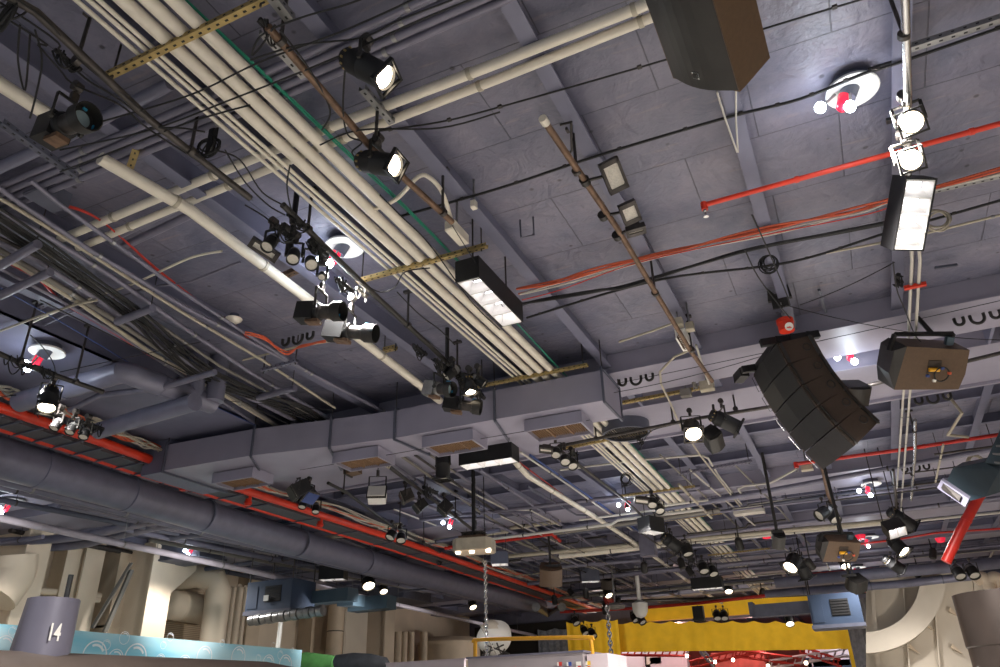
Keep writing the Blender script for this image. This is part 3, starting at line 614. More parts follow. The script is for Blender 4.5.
# ================================================================ STAGE FIXTURES
def spotlight(px, py, z, L, D, aim, lab, style='can', lit=False, bm='black', lens=None, up=.16, z_is_Y=False, grp='stage spotlights', energy=0, name='stage_spotlight', wy=None):
    c = atY(px, py, z) if z_is_Y else at(px, py, z)
    a = cv(*aim) if not isinstance(aim, Vector) else aim.normalized()
    t = thing(name, c, lab, 'spotlight', grp)
    r = D/2
    side = a.cross(V((0,0,1)))
    if side.length < .15: side = V((1,0,0))
    side.normalize(); upv = side.cross(a).normalized()
    if upv.z < 0: upv = -upv
    # yoke
    top = c + V((0,0,r+up))
    y = MB(); s1, s2 = c+side*(r+.012), c-side*(r+.012); tu = V((0,0,r+up*.45))
    y.bar(s1, s1+tu, .025, .008).bar(s2, s2+tu, .025, .008).bar(s1+tu, s2+tu, .025, .008)
    y.build('yoke', 'black2', t)
    MB().box(c+V((0,0,r+up*.6)), (.035,.05,up*.3)).tube([c+tu, top+V((0,0,.03))], .01, 6).tube([top-V((.0,.03,0)), top+V((0,.03,0))], .04, 10).build('clamp', 'darksteel', t)
    MB().lathe([(.001,-.008),(.022,-.008),(.022,.012),(.001,.012)], s1, side, 10).build('knob', 'black2', t); MB().lathe([(.001,-.012),(.022,-.012),(.022,.008),(.001,.008)], s2, side, 10).build('knob', 'black2', t)
    h = L/2
    if style == 'can':
        v_ = MB().lathe([(.001,-h),(r*.55,-h),(r*.8,-h*.86),(r*.82,-h*.62),(r,-h*.55),(r,-h*.1),(r*1.03,-h*.08),(r*1.03,-h*.02),(r,0),(r,h*.96),(r*.93,h*.96),(r*.9,h*.7)], c, a, 24); v = v_; v.cur = 1
        for i in range(10):
            an = 2*math.pi*i/10; rd = side*math.cos(an)+upv*math.sin(an); v.box(c - a*h*.74+rd*r*.83, (.012,.012,.02), (side, upv, a))
        bar_ = v.build('barrel', bm, t, m2='gold')
        fb = MB(); e = r*1.12; th = r*.16
        for sx, sy, w_, h_ in ((1,0,th,2*e),(-1,0,th,2*e),(0,1,2*e,th),(0,-1,2*e,th)):
            fb.box(c+a*h*.99+side*sx*(e-th/2)+upv*sy*(e-th/2), (w_, h_, .03), (side, upv, a))
        fb.build('gel_frame', bm, bar_)
        MB().disc(c+a*h*.8, a, r*.9, 24, .006).build('lens', 'lampwarm' if lit else (lens or 'lampoff'), bar_)
    elif style == 'ellips':
        # lamp housing, barrel, lens tube, top hat with blue tape
        MB().box(c-a*h*.55-upv*r*.05, (r*1.7, r*1.9, h*.75), (side, upv, a)).lathe([(r*.8,-h*.2),(r*.95,-h*.1),(r*.95,.0),(r*.7,h*.05)], c, a, 18).build('lamp_house', bm, t)
        MB().lathe([(r*.72,-.02),(r*.72,h*.5),(r*.85,h*.5),(r*.85,h*.58)], c, a, 22).build('barrel', 'darksteel', t)
        MB().lathe([(r*.85,h*.58),(r*1.02,h*.6),(r*1.02,h),(r*.96,h),(r*.94,h*.62),(.001,h*.6)], c, a, 22).build('top_hat', 'black2', t, label='dark open snoot')
        MB().disc(c+a*h*.63, a, r*.6, 18, .01).build('lens', 'lampwarm' if lit else 'glass', t)
        MB().box(c+a*h*.58+upv*r*.95, (.03,.03,.05), (side, upv, a)).box(c+a*h*.58-side*r*1.0, (.03,.03,.05), (side, upv, a)).build('tape', 'tape', t, label='blue tape strips')
        MB().box(c-a*h*.2-upv*r*1.1, (r*1.0, r*.35, h*.55), (side, upv, a)).build('handle', 'rust', t)
    elif style == 'short':
        MB().lathe([(.001,-h),(r*.6,-h),(r*.95,-h*.3),(r,h*.3),(r,h),(r*.88,h),(r*.85,h*.7)], c, a, 20).build('barrel', bm, t)
        MB().lathe([(r*.62,-h*.7),(r*.98,-h*.25),(r*.8,-h*.72)], c, a, 20).build('collar', 'galv', t)
        MB().disc(c+a*h*.7, a, r*.86, 20, .01).build('lens', 'lampwarm' if lit else 'lampoff', t)
    elif style == 'box':
        e = MB(); e.box(c-a*h*.2, (D*1.1, D*.8, L*.8), (side, upv, a)); e.build('housing', bm, t)
        MB().box(c+a*h*.35, (D*1.25, D*.95, L*.1), (side, upv, a)).build('front_frame', 'black2', t)
        MB().box(c+a*h*.48, (D*1.1, D*.8, .01), (side, upv, a)).build('lens', 'lampwarm' if lit else 'lampoff', t)
        MB().box(c-a*h*.2+upv*D*.42, (D*.8, .02, L*.6), (side, upv, a)).build('heat_fins', 'darksteel', t)
    if lit and energy:
        ld = bpy.data.lights.new('spot_beam', 'SPOT'); ld.energy = energy; ld.spot_size = 1.0; ld.spot_blend = .4; ld.color = (1,.9,.76); ld.shadow_soft_size = r*.8
        lo = bpy.data.objects.new('spot_beam', ld); col.objects.link(lo); lo.parent = t
        lo.matrix_local = Matrix.Translation(a*(h*1.05)) @ (-a).to_track_quat('Z','Y').to_matrix().to_4x4()
    return t
sp = spotlight
sp(365,67,5.42,.42,.175,(.74,-.5,.42),'glowing black can spotlight highest on the rusty pipe',lit=True,energy=30)
sp(377,163,5.42,.4,.18,(.8,-.22,.5),'glowing black can spotlight lower down on the rusty pipe, by conduits',lit=True,energy=30)
sp(66,125,5.3,.5,.2,(.9,.12,.45),'unlit black profile spotlight with blue tape in upper left corner','ellips',up=.25)
sp(271,242,5.4,.2,.12,(-.15,-.55,.75),'small round lamp at left of the hanging lamp cluster','short')
sp(294,255,5.4,.2,.12,(.1,-.5,.8),'small round lamp in the middle of the hanging lamp cluster','short')
sp(311,262,5.4,.2,.12,(.25,-.35,.8),'small round lamp nearest the dazzling white lamp','short')
sp(322,275,5.45,.1,.07,(.1,-.5,.8),'tiny round lamp below the dazzling white lamp','short')
sp(320,312,5.1,.5,.19,(.97,.02,.3),'upper of the twin unlit profile spotlights below the lamp cluster','ellips',up=.3)
sp(350,332,5.1,.58,.19,(.97,-.06,.3),'lower of the twin unlit profile spotlights below the lamp cluster','ellips',up=.3)
sp(439,389,5.15,.42,.19,(.85,.0,.55),'unlit profile spotlight with blue tape left above the air duct','ellips',bm='galv',up=.2)
sp(462,405,5.1,.5,.19,(.95,-.12,.2),'unlit profile spotlight lowest above the air duct','ellips',up=.3)
sp(469,385,5.3,.24,.15,(.2,-.75,.6),'small lit spotlight tucked in the cluster above the duct',lit=True,up=.15)
sp(452,372,5.45,.24,.14,(-.5,-.4,.4),'dark spotlight turned away in the cluster above the duct','short',up=.1)
sp(478,380,5.4,.22,.13,(.5,-.3,.2),'dark spotlight at right rear of the cluster above the duct','short',up=.12)
sp(911,121,5.45,.3,.17,(-.42,-.3,.85),'upper of the twin glowing lamps at upper right',lit=True,bm='black2',energy=30)
sp(909,159,5.42,.3,.17,(-.35,-.25,.88),'lower of the twin glowing lamps at upper right',lit=True,bm='black2',energy=30)
sp(692,429,5.3,.3,.26,(-.05,-.45,.9),'glowing round lamp hanging below the middle cross pipe',lit=True,bm='darksteel',energy=20)
sp(724,421,5.3,.46,.22,(.85,-.42,.25),'black can spotlight right of the glowing round middle lamp',up=.2)
sp(556,452,5.4,.2,.16,(-.1,-.45,.85),'left lamp of the trio below the duct end grille','short')
sp(565,459,5.35,.2,.17,(.0,-.45,.85),'middle lamp of the trio below the duct end grille','short')
sp(572,463,5.3,.2,.17,(.1,-.5,.85),'right lamp of the trio below the duct end grille','short')
sp(652,502,5.4,.24,.2,(-.1,-.45,.85),'small far lamp under the second far strut','short',up=.1)
sp(659,508,5.35,.24,.2,(.05,-.45,.85),'small far lamp right of its twin under the far strut','short',up=.1)
sp(671,542,5.35,.55,.32,(.7,-.5,.2),'black spotlight right of the small far louvre light','can')
sp(686,548,5.3,.45,.3,(.1,-.6,.75),'round dark lamp beside the far black spotlight','short')
sp(703,567,5.3,.4,.3,(.0,-.5,.85),'cluster lamp left before the far black box light','short')
sp(712,570,5.3,.4,.3,(.1,-.5,.85),'cluster lamp right before the far black box light','short')
sp(351,470,5.35,.3,.2,(-.85,-.25,-.2),'bronze box floodlight below the duct, leftmost on its truss','box',bm='speaker')
sp(377,494,5.15,.3,.28,(.0,.7,.5),'pale box fixture hanging lowest on the truss below the duct','box',bm='white',up=.4)
sp(405,497,5.3,.3,.24,(-.8,-.3,.3),'grey box floodlight third on the truss below the duct','box',bm='darksteel')
sp(419,507,5.25,.3,.22,(-.6,-.4,.4),'dark box floodlight fourth on the truss below the duct','box')
sp(444,509,5.25,.32,.26,(-.5,-.5,.3),'dark box floodlight last on the truss, by projector pole','box')
sp(443,465,5.3,.5,.24,V((0,.0,-1)),'black cylinder downlight hanging right of third vent grille','can',up=.1)
sp(297,491,5.1,.4,.28,(-.6,-.3,.5),'dark box fixture left of the small blue fixture','box')
sp(308,495,5.1,.35,.26,(.5,-.4,.5),'small blue box fixture hanging above the red tray','box',bm='cabblue')
sp(303,503,5.0,.2,.14,(.0,-.6,.75),'tiny round lamp below the small blue fixture','short')
sp(316,508,5.0,.2,.14,(.1,-.6,.75),'tiny round lamp right below the small blue fixture','short')
sp(392,534,5.2,.25,.22,(-.3,-.5,.75),'small blue-white lamp above the red tray, left one','short')
sp(401,537,5.2,.25,.22,(.1,-.5,.8),'small blue-white lamp above the red tray, right one','short')
sp(49,398,5.05,.34,.2,(.22,-.62,.65),'glowing black can spotlight at the left edge above red tray',lit=True,energy=30,bm='black')
sp(57,424,4.95,.16,.12,(-.1,-.6,.75),'left small lamp of three above the red pipe','short')
sp(72,428,4.95,.16,.12,(.0,-.6,.75),'middle small lamp of three above the red pipe','short')
sp(85,433,4.95,.16,.12,(.1,-.6,.75),'right small lamp of three above the red pipe','short')
sp(901,519,5.35,.65,.3,(.75,-.5,.2),'black spotlight right of the far white box light','can',up=.2)
sp(897,545,5.2,.55,.34,(.3,-.45,.8),'glowing black spotlight on the far right pipe','can',lit=True,energy=20)
sp(893,564,5.1,.6,.32,(.75,-.5,.2),'lowest black spotlight on the far right pipe','can')
sp(793,562,5.1,.5,.4,(-.55,-.45,.6),'glowing black spotlight left of the mid brown speaker','can',lit=True,energy=20)
sp(803,568,5.1,.6,.36,(.3,-.8,.2),'black spotlight pointing down beside the glowing far one','can')
sp(824,512,5.3,.4,.26,(-.7,-.3,.4),'left small lamp beyond the array tip','short')
sp(832,515,5.3,.4,.26,(.1,-.4,.85),'right small lamp beyond the array tip','short')
sp(789,620,5.1,.7,.42,(-.4,-.4,.8),'lit lamp in front of the yellow curtain, right part','short',lit=True,z_is_Y=False) if False else None
for px, py, Y, lit, l in ((789,620,30,1,'lit lamp in front of the yellow curtain, below pipe'),(607,592,28,1,'lit lamp hung from small brown box, far centre'),(728,588,30,1,'bright round lamp right of the far black box light'),
                      (575,620,30,0,'white-nosed lamp before the curtain left edge'),(584,630,31,0,'black lamp left in front of the curtain, lower'),(592,633,31,0,'black lamp right in front of the curtain, lower'),
                      (817,601,28,1,'lamp above the blue air handler'),(844,562,26,1,'small lamp under the mid brown speaker'),(383,588,24,1,'small slanted lamp beyond the dazzling left lamp'),(472,604,28,1,'small lamp beyond the round duct near chain'),(368,582,21,2,'dazzling white lamp below the round duct'),
                      (484,630,30,1,'small warm lamp above the yellow railing'),(958,572,25,0,'black lamp before the bulkhead, left one'),(972,571,25,0,'black lamp before the bulkhead, right one'),
                      (634,617,31,0,'small black lamp before the curtain top, first'),(641,619,31,0,'small black lamp before the curtain top, second'),(717,615,31,0,'small black lamp on pipe over curtain middle'),(724,615,31,0,'second small black lamp on pipe over curtain middle')):
    sp(px, py, Y, .4, .3 if lit != 2 else .42, (-.1 if px > 700 else .3,-.45,.85), l, 'short', lit=bool(lit), z_is_Y=True, grp='small far lamps', bm='black2')
sp(699,616,31,.7,.36,V((.0,.0,-1)),'small black box hanging before the curtain middle','box',z_is_Y=True)

for a_, b_, l in (((293,200,6.1),(289,262,5.4),'black drop pipe holding the round lamps'),((430,340,6.1),(447,398,5.2),'black drop pipe inside the cluster above the duct')):
    p = at(*a_); q = at(*b_); p = V((q.x, q.y, ZC)); MB().tube([p, q], .028, 10).build('drop_pipe', 'black2', None, p, l, 'pipe')
strut('channel_strut', 'pale slotted bracket at the top end of the rusty spotlight pipe', at(262,33,5.72), at(304,78,5.72), 'galv', .05, False, 'slotted brackets by the spotlights')
strut('channel_strut', 'pale slotted bracket above the gold strut at the top edge', at(268,-6,5.72), at(290,22,5.72), 'galv', .06, False, 'slotted brackets by the spotlights')
strut('channel_strut', 'pale clamp rail under the cream pipes near the highest spotlight', at(362,90,5.9), at(392,124,5.9), 'galv', .05, False, 'slotted brackets by the spotlights')
# flat LED floodlights
def flood(px, py, z, w, h, n, upc, lab, pipe_px=None):
    c = at(px, py, z); n = cv(*n); u = cv(*upc); u = (u-n*u.dot(n)).normalized(); x = u.cross(n)
    t = thing('led_floodlight', c, lab, 'floodlight', 'flat floodlights')
    B = (x, u, n)
    b = MB().box(c-n*.02, (w, h, .04), B).box(c-n*.06, (w*.6, h*.6, .05), B)
    for s in (-1,1): b.box(c+x*s*(w/2-.012)+n*.008, (.024, h, .02), B).box(c+u*s*(h/2-.02)+n*.008, (w, .04, .02), B)
    b.build('housing', 'darksteel', t)
    p = .16
    pts = [(-.5+p,-.5),(.5-p,-.5),(.5,-.5+p),(.5,.5-p),(.5-p,.5),(-.5+p,.5),(-.5,.5-p),(-.5,-.5+p)]
    MB().prism([c+x*q[0]*(w-.035)+u*q[1]*(h-.06) for q in pts], n*.006).build('led_panel', 'led', t)
    if pipe_px:
        q = at(*pipe_px, 5.6)
        MB().bar(q, c-n*.06, .02, .02).tube([q-V((0,.03,0)), q+V((0,.03,0))], .045, 10).build('bracket', 'black2', t)
flood(614,176,5.55,.17,.28,(.15,-.4,.9),(-.42,.85,0),'largest flat floodlight, topmost on the rusty pipe',(585,181))
flood(630,213,5.52,.16,.2,(.1,-.45,.85),(-.4,.9,0),'middle flat floodlight on the rusty pipe',(603,216))
flood(636,231,5.5,.18,.1,(.15,-.75,.6),(-.25,.8,.3),'smallest flat floodlight, lowest on the rusty pipe',(617,236))
flood(264,250,5.35,.1,.28,(.1,-.35,.9),(-.7,.55,0),'flat floodlight panel at left of the lamp cluster',(285,228))
flood(546,450,5.3,.22,.14,(-.2,-.6,.7),(0,.8,.3),'flat floodlight left of the lamp trio under duct end',(560,447))
flood(642,501,5.35,.28,.18,(-.2,-.6,.7),(0,.8,.3),'flat floodlight left of far lamp pair under strut',(652,497))

# black box lights with louvre cells
def louvre(c, ax, n, L, W, H, lab, cells=4, hang=True, lit=True, hous='black'):
    c = V(c); n = V(n).normalized(); ax = V(ax); ax = (ax-n*ax.dot(n)).normalized(); x = ax.cross(n); B = (x, ax, n)
    t = thing('louvre_light', c, lab, 'light fixture', 'black box lights with louvres')
    b = MB(); w = .012
    for s in (-1,1):
        b.box(c+x*s*(W/2)-n*H/2, (w, L+w, H), B); b.box(c+ax*s*(L/2)-n*H/2, (W, w, H), B)
    b.box(c-n*H, (W, L, w), B); b.build('housing', hous, t)
    r = MB()
    for s in (-1,1):
        r.box(c+x*s*(W/2-.012)-n*H*.42, (.006, L-.02, H*.8), B)
    for i in range(cells+1):
        q = c+ax*(i/cells-.5)*(L-.03)
        r.box(q-n*.02, (W-.03, .012, .05), B)
        r.add([q-x*(W/2-.016), q+x*(W/2-.016), q+x*(W/2-.016)-n*H*.75+ax*.06*(i<cells), q-x*(W/2-.016)-n*H*.75+ax*.06*(i<cells)], [(0,1,2,3)])
    r.build('louvres', 'white', t)
    for i in range(cells):
        q = c+ax*((i+.5)/cells-.5)*(L-.03)
        MB().box(q-n*H*.72, (W*.7, L/cells*.6, .02), B).build('lamp', 'lampcell', t)
    if hang:
        for s in (-1,1):
            q = c+ax*s*L*.38-n*H; MB().tube([q, V((q.x,q.y,ZC))], .01, 6).build('hanger', 'darksteel', t)
louvre((-2.89,6.25,5.4), (0,1,0), (0,0,-1), 1.08, .25, .24, 'long black louvred light glowing below the cream conduits')
louvre(at(915,215,5.35), cv(.02,1,.25), cv(-.02,-.3,.95), .62, .26, .24, 'black louvred light with four bright shelves at upper right', hang=False)
louvre(at(489,464,5.3), (1,.03,0), (0,0,-1), .95, .32, .26, 'wide black box light under the duct with pale bottom', cells=3)
louvre(at(652,533,5.2), (.5,1,0), (0,0,-1), .5, .36, .34, 'small black box light under the far conduits', cells=2)
louvre(atY(708,589,27), (1,0,0), (0,0,-1), 1.0, .4, .36, 'wide far black box light left of the bright round lamp', cells=4)
louvre(atY(333,580,19), (1,.3,0), (0,0,-1), .75, .4, .4, 'black box light hanging above the left air handler', cells=2)
louvre(atY(590,582,25), (1,.5,0), (0,0,-1), .6, .4, .4, 'far black box light right of the square brown speaker', cells=2, hous='navy2')
louvre(atY(500,565,18), (1,.4,0), (0,0,-1), .42, .4, .3, 'blue-grey box light behind the projector', cells=2, hous='navy2')
louvre(atY(898,533,16.5), (1,0,0), cv(0,-.3,.9), .34, .22, .3, 'white-faced box light between black spotlights far right', cells=2, hous='black2')

# high-bay lamps: white reflector plate, canopy, red beacon, glaring heads
k_ = 0
def highbay(p, lab, s=1., offs=(-.16,-.08), pw=9, heads=2):
    p = V(p); t = thing('ceiling_lamp', p, lab, 'ceiling lamp', 'ceiling lamps with red bulb')
    MB().lathe([(.05*s,.0),(.17*s,.0),(.2*s,-.02),(.21*s,-.015),(.205*s,.01),(.05*s,.03)], p-V((0,0,.09)), (0,0,1), 28).build('reflector_plate', 'white', t)
    MB().tube([p, p-V((0,0,.07))], .15*s, 24).build('canopy', 'navy2', t)
    MB().tube([p-V((0,0,.05)), p+V((-.06,-.02,-.17))], .07*s, 18).build('socket', 'navy2', t)
    MB().lathe([(.001,-.16*s),(.03*s,-.155*s),(.05*s,-.13*s),(.05*s,0)], p+V((-.07,-.03,-.15)), (.35,.1,1), 16).build('red_globe', 'redglass', t, label='red glass globe')
    hs = [V((-.27*s,-.06,-.22)), V((-.07*s,-.14,-.36))][:heads]
    for h in hs:
        MB().lathe([(.001,-.045),(.028,-.04),(.045,-.015),(.045,.015),(.028,.04),(.001,.045)], p+h, (0,0,1), 14).build('bulb', 'lampcool', t)
        MB().tube([p+h*.5, p+h], .012, 6).build('arm', 'galv', t)
    ld = bpy.data.lights.new('lamp_glow', 'POINT'); ld.energy = pw; ld.color = (.80,.9,1); ld.shadow_soft_size = .12
    lo = bpy.data.objects.new('lamp_glow', ld); col.objects.link(lo); lo.parent = t; lo.location = (-.1,-.15,-.62)
    # downward throw
    ld = bpy.data.lights.new('lamp_beam', 'SPOT'); ld.energy = BEAM*(.18 if p.x < -6 else (.7 if p.x < -3 else 1.65))*(.3 if p.y > 22 else 1); ld.color = (1,.95,.9); ld.spot_size = 2.5; ld.spot_blend = .6; ld.shadow_soft_size = .15
    lo = bpy.data.objects.new('lamp_beam', ld); col.objects.link(lo); lo.parent = t; lo.location = (0,0,-.5)
BEAM = 1900
hb = [((.78,5.52),'dazzling ceiling lamp on bare plates left of the twin right lamps',1),((-4.28,5.55),'dazzling ceiling lamp behind the hanging lamp cluster',1),((-8.6,5.4),'dazzling ceiling lamp on the left box girder',1),
      ((.62,11.0),'dazzling ceiling lamp between array and brown wedge speaker',1),((.62,18.1),'dazzling ceiling lamp below the red pipe right of the array tip',1),((.45,24.6),'small dazzling lamp right of the mid brown speaker',1.2),((-.05,30.3),'far dazzling lamp above the grey far speaker',1.3)]
for (x, y), l, s in hb:
    z = 5.86 if x < -8 else (5.9 if y > 17 else ZC)
    highbay((x, y, z), l, s)
for px, py, l in ((455,521,'dazzling twin lamp left of the projector pole'),(632,503,'dazzling small lamp beside the far lamp pair'),(195,549,'small far lamp with red bulb above the left wall'),(12,506,'bright lamp at the left edge under the round duct')):
    p = at(px, py, 5.75); highbay(p+V((0,0,.2)), l, 1.1, pw=10)

# ================================================================ SPEAKERS
def wedge(c, n, up, W, L, D, lab, taper=.55, m='speaker', name='loudspeaker', grille_m='black2', bracket=True, logo=False, bulge=.18, grp='loudspeakers'):
    """trapezoid cabinet: front face (normal n) W wide, L along up; back narrower"""
    c = V(c); n = V(n).normalized(); u = V(up); u = (u-n*u.dot(n)).normalized(); x = u.cross(n)
    t = thing(name, c, lab, 'loudspeaker', grp)
    pl = [(-W/2,0),(-W/2,-D*.35),(-W/2*taper,-D),(W/2*taper,-D),(W/2,-D*.35),(W/2,0)]
    MB().prism([c + x*a + n*b - u*L/2 for a, b in pl], u*L).build('cabinet', m, t)
    g = [(-W/2+.01, 0)] + [(W*(i/8-.5)*.97, .002+D*bulge*math.cos(math.pi*(i/8-.5))) for i in range(9)] + [(W/2-.01, 0)]
    MB().prism([c + x*a + n*b - u*(L/2-.012) for a, b in g], u*(L-.024)).build('grille', grille_m, t)
    if logo:
        q = c - u*(L*.36) + n*(D*bulge+.004) + x*.01
        MB().box(q, (.045,.045,.012), (x,u,n)).build('badge', 'silver', t); MB().box(q+n*.006, (.03,.03,.012), (x,u,n)).build('badge_face', 'black', t)
    return t, (x, u, n)
def panel_on(t, o, a, b, n, poly, m, name, th=.004): MB().prism([V(o)+a*p+b*q for p, q in poly], n*th).build(name, m, t)
# nearest big speaker, cut by the frame top
SN = cv(-.668,-.726,.161); SU = cv(-.4456,.5644,.6949)
SX = cv(.5958,-.3923,.7007)
wedge(at(740,92,4.6)-SX*.242+SU*.4, SN, SU, .484, .8, .28, 'big brown-black loudspeaker cut by the top edge', .97, 'speaker', logo=True, bulge=.16)
c_ = at(705,-8,5.3); MB().tube([c_, V((c_.x,c_.y,ZC))], .02, 8).box(c_, (.3,.06,.06)).build('speaker_bracket', 'black2', None, c_, 'black bracket above the big top speaker', 'bracket')
# brown wedge speaker at right, seen from its back side
def back_wedge(cc, sc_, lab, m='speaker'):
    big = cv(.02,-.28,.95)           # broad brown face toward us
    xr = cv(1,-.03,0); xr = (xr-big*xr.dot(big)).normalized(); yu = big.cross(xr)
    t = thing('loudspeaker', cc, lab, 'loudspeaker', 'loudspeakers')
    hw, hh, dp = .41*sc_, .28*sc_, .38*sc_
    outl = [(-hw*1.02,-hh),(-hw*.88,hh),(hw*1.02,hh*.9),(hw*1.04,-hh*.2),(hw*.93,-hh*.92)]
    MB().prism([cc+xr*a+yu*b for a, b in outl], -big*dp).build('cabinet', m, t)
    g = [cc-xr*hw*1.02-yu*hh, cc-xr*hw*.88+yu*hh, cc-xr*hw*.95+yu*hh-big*dp, cc-xr*hw*1.05-yu*hh-big*dp]
    MB().add([g[0],g[1],cc-xr*(hw*1.17)+yu*hh*.75-big*.05,cc-xr*(hw*1.2)-yu*hh*.3-big*.05, cc-xr*(hw*1.17)+yu*hh*.75-big*dp,cc-xr*(hw*1.17)-yu*hh*.3-big*dp, g[2], g[3]],
             [(0,3,2,1),(2,3,5,4),(1,2,4,6),(0,7,5,3)]).build('grille', 'black2', t)
    b = MB(); e1 = cc-xr*hw*1.25+yu*hh*.7-big*.1; e2 = cc-xr*hw*1.15+yu*hh*1.42-big*.12; e3 = cc+xr*hw*.6+yu*hh*1.5-big*.12; e4 = cc+xr*hw*.62+yu*hh*.95-big*.15
    b.bar(e1,e2,.05,.04).bar(e2,e3,.05,.04).bar(e3,e4,.05,.04); b.build('bracket', 'black', t)
    MB().box(cc+xr*hw*.5+yu*hh*1.2-big*.1, (.09,.1,.06), (xr,yu,big)).build('rigging_block', 'teal', t)
    MB().box(cc+xr*.02+yu*.03+big*.004, (.16,.16,.008), (xr,yu,big)).build('connector_plate', 'speakerdark', t)
    MB().tube([cc-xr*.05+yu*.0+big*.03, cc+xr*.07+big*.03], .026, 10).build('connector', 'yellow2', t, label='yellow connector')
    MB().torus(cc+xr*.1-yu*.05+big*.05, big, .09, .009, 18).build('cable_loop', 'cable', t)
    for dx, dy, m in ((-.07,-.07,'cabblue'),(.02,-.13,'white'),(.19,-.03,'caborange'),(.09,.03,'cabblue')): MB().box(cc+xr*dx+yu*dy+big*.055, (.035,.03,.03), (xr,yu,big)).build('cable_tag', m, t)

    return t, hh, big, xr, yu
cc = at(932,369,5.2); t, hh, big, xr, yu = back_wedge(cc, 1, 'brown wedge loudspeaker seen from behind with cables, right side')
pk = [V((cc.x-.0, cc.y, ZC-.25)), cc+yu*hh*1.45-big*.12]; MB().tube(pk, .03, 8).build('hanging_pole', 'black2', t)
# mid/far speakers
cc = atY(842,552,15); t, hh, big, xr, yu = back_wedge(cc, .74, 'brown wedge speaker hanging in the far right middle', 'speaker')
MB().tube([cc+yu*hh*1.4-big*.1, V((cc.x,cc.y,ZC))], .03, 8).build('hanging_pole', 'black2', t)
for px, py, Y, W, L, D, n, u, l, m in ((851,585,21,.38,.32,.36,(-.9,-.1,.3),(-.1,.9,.3),'dark grey far speaker with pale slotted bracket','black2'),
                    (551,578,19,.58,.48,.4,(-.02,-.15,1),(0,1,.2),'square brown speaker hanging in the far middle','speaker'),
                    (607,585,27,.4,.36,.3,(-.02,-.15,1),(0,1,.2),'small brown box speaker above its lit lamp','speakerdark'),
                    (779,543,15,.22,.28,.2,(-.2,-.3,.9),(0,1,.2),'tiny black speaker on a thin drop pole','black')):
    c = atY(px, py, Y); t, B = wedge(c, cv(*n), cv(*u), W, L, D, l, .85, m, grille_m=m if py < 590 and px < 700 else 'black2')
    q = c+V((0,0,L*.5)); b = MB().tube([q, V((q.x,q.y,5.95))], .03, 8).box(q+V((0,0,.06)), (W*.9,.08,.06)); b.build('hanging_bracket', 'black2', t)
c = at(717,443,5.05); t, B = wedge(c, cv(.4,-.45,.75), cv(-.5,.85,.2), .24, .34, .22, 'small black box speaker below the middle cross pipe', .8, 'black')
MB().tube([c, at(713,405,5.75)], .02, 8).build('drop_pole', 'black2', t)
# curved line array
az = math.radians(25)
w_ = V((-math.sin(az), math.cos(az), 0)); f_ = V((-math.cos(az), -math.sin(az), 0)); zz = V((0,0,1))
M0 = at(777,343,5.5); Wd, Dp, hE = .96, .46, .295
t = thing('line_array_speaker', M0+w_*Wd/2, 'curved black line array of stacked speaker cabinets hanging right', 'loudspeaker', 'loudspeakers')
p = M0.copy()
for i in range(5):
    th = math.radians(15+i*5.5); nrm = f_*math.cos(th)-zz*math.sin(th); dn = -f_*math.sin(th)-zz*math.cos(th); g = .006
    hB = hE*.86
    a0, a1 = p+dn*g, p+dn*(hE-g)
    mid = p+dn*hE/2 - nrm*Dp
    b0, b1 = mid-dn*hB/2, mid+dn*hB/2
    cab = MB().prism([a0, a1, b1, b0], w_*Wd).build('speaker_cabinet', 'arraybrown', t)
    # front grille in two angled halves
    q0, q1 = a0+nrm*.004, a1+nrm*.004
    MB().prism([q0+w_*.03, q0+w_*Wd*.5+nrm*.03, q0+w_*(Wd-.03), q0+w_*(Wd-.03)-nrm*.02, q0+w_*.03-nrm*.02], (q1-q0)).build('grille', 'black', cab)
    s = -w_
    MB().torus(p+dn*hE*.5-nrm*Dp*.7+s*.004, w_, .045, .008, 18, 6).build('handle_ring', 'black2', cab)
    for u_ in (.06, .9):
        r0 = p+dn*.02-nrm*Dp*u_+s*.02; r1 = p+dn*(hE-.02)-nrm*Dp*u_+s*.02
        MB().bar(r0, r1, .035, .015).build('rigging_bar', 'black2', cab)
        MB().box(r1, (.03,.03,.03)).build('rigging_pin', 'darksteel', cab)
    r0 = p+dn*.04-nrm*.01+s*.015; MB().tube([r0, r0+nrm*.03+s*.01, r0+dn*hE*.6+nrm*.03+s*.01, r0+dn*hE*.6], .005, 6).build('strap_handle', 'darksteel', cab)
    r0 = p+w_*Wd+dn*.03; MB().tube([r0, r0+w_*.03+nrm*.02, r0+dn*hE*.7+w_*.03+nrm*.02, r0+dn*hE*.7], .004, 6).build('side_handle', 'black', cab)
    p = p+dn*hE
pe = p
th = math.radians(8); nrm = f_*math.cos(th)-zz*math.sin(th); dn = -f_*math.sin(th)-zz*math.cos(th)
b = MB(); o0 = M0 - dn*.06
for k in (.08, .92): b.bar(o0+w_*Wd*k+nrm*.16, o0+w_*Wd*k-nrm*(Dp+.12), .07, .09)
for k in (.1, .5, .95): b.bar(o0-nrm*Dp*k+w_*.02, o0-nrm*Dp*k+w_*(Wd-.02), .06, .08)
b.bar(o0+w_*Wd*1.0+nrm*.1, o0+w_*Wd*1.25+nrm*.12, .12, .12)
b.build('bumper_frame', 'black', t)
pc = at(787,331,5.56)
MB().tube([pc, pc+zz*.13], .09, 18).lathe([(.001,0),(.1,0),(.1,.05),(.001,.05)], pc+zz*.1, (0,0,1), 18).build('motor_hoist', 'red', t, label='round red chain hoist')
MB().lathe([(.001,0),(.05,0),(.05,.01),(.001,.01)], pc+zz*.06+cv(0,0,1)*.09, cv(0,0,1), 14).build('hoist_badge', 'white', t)
b = MB()
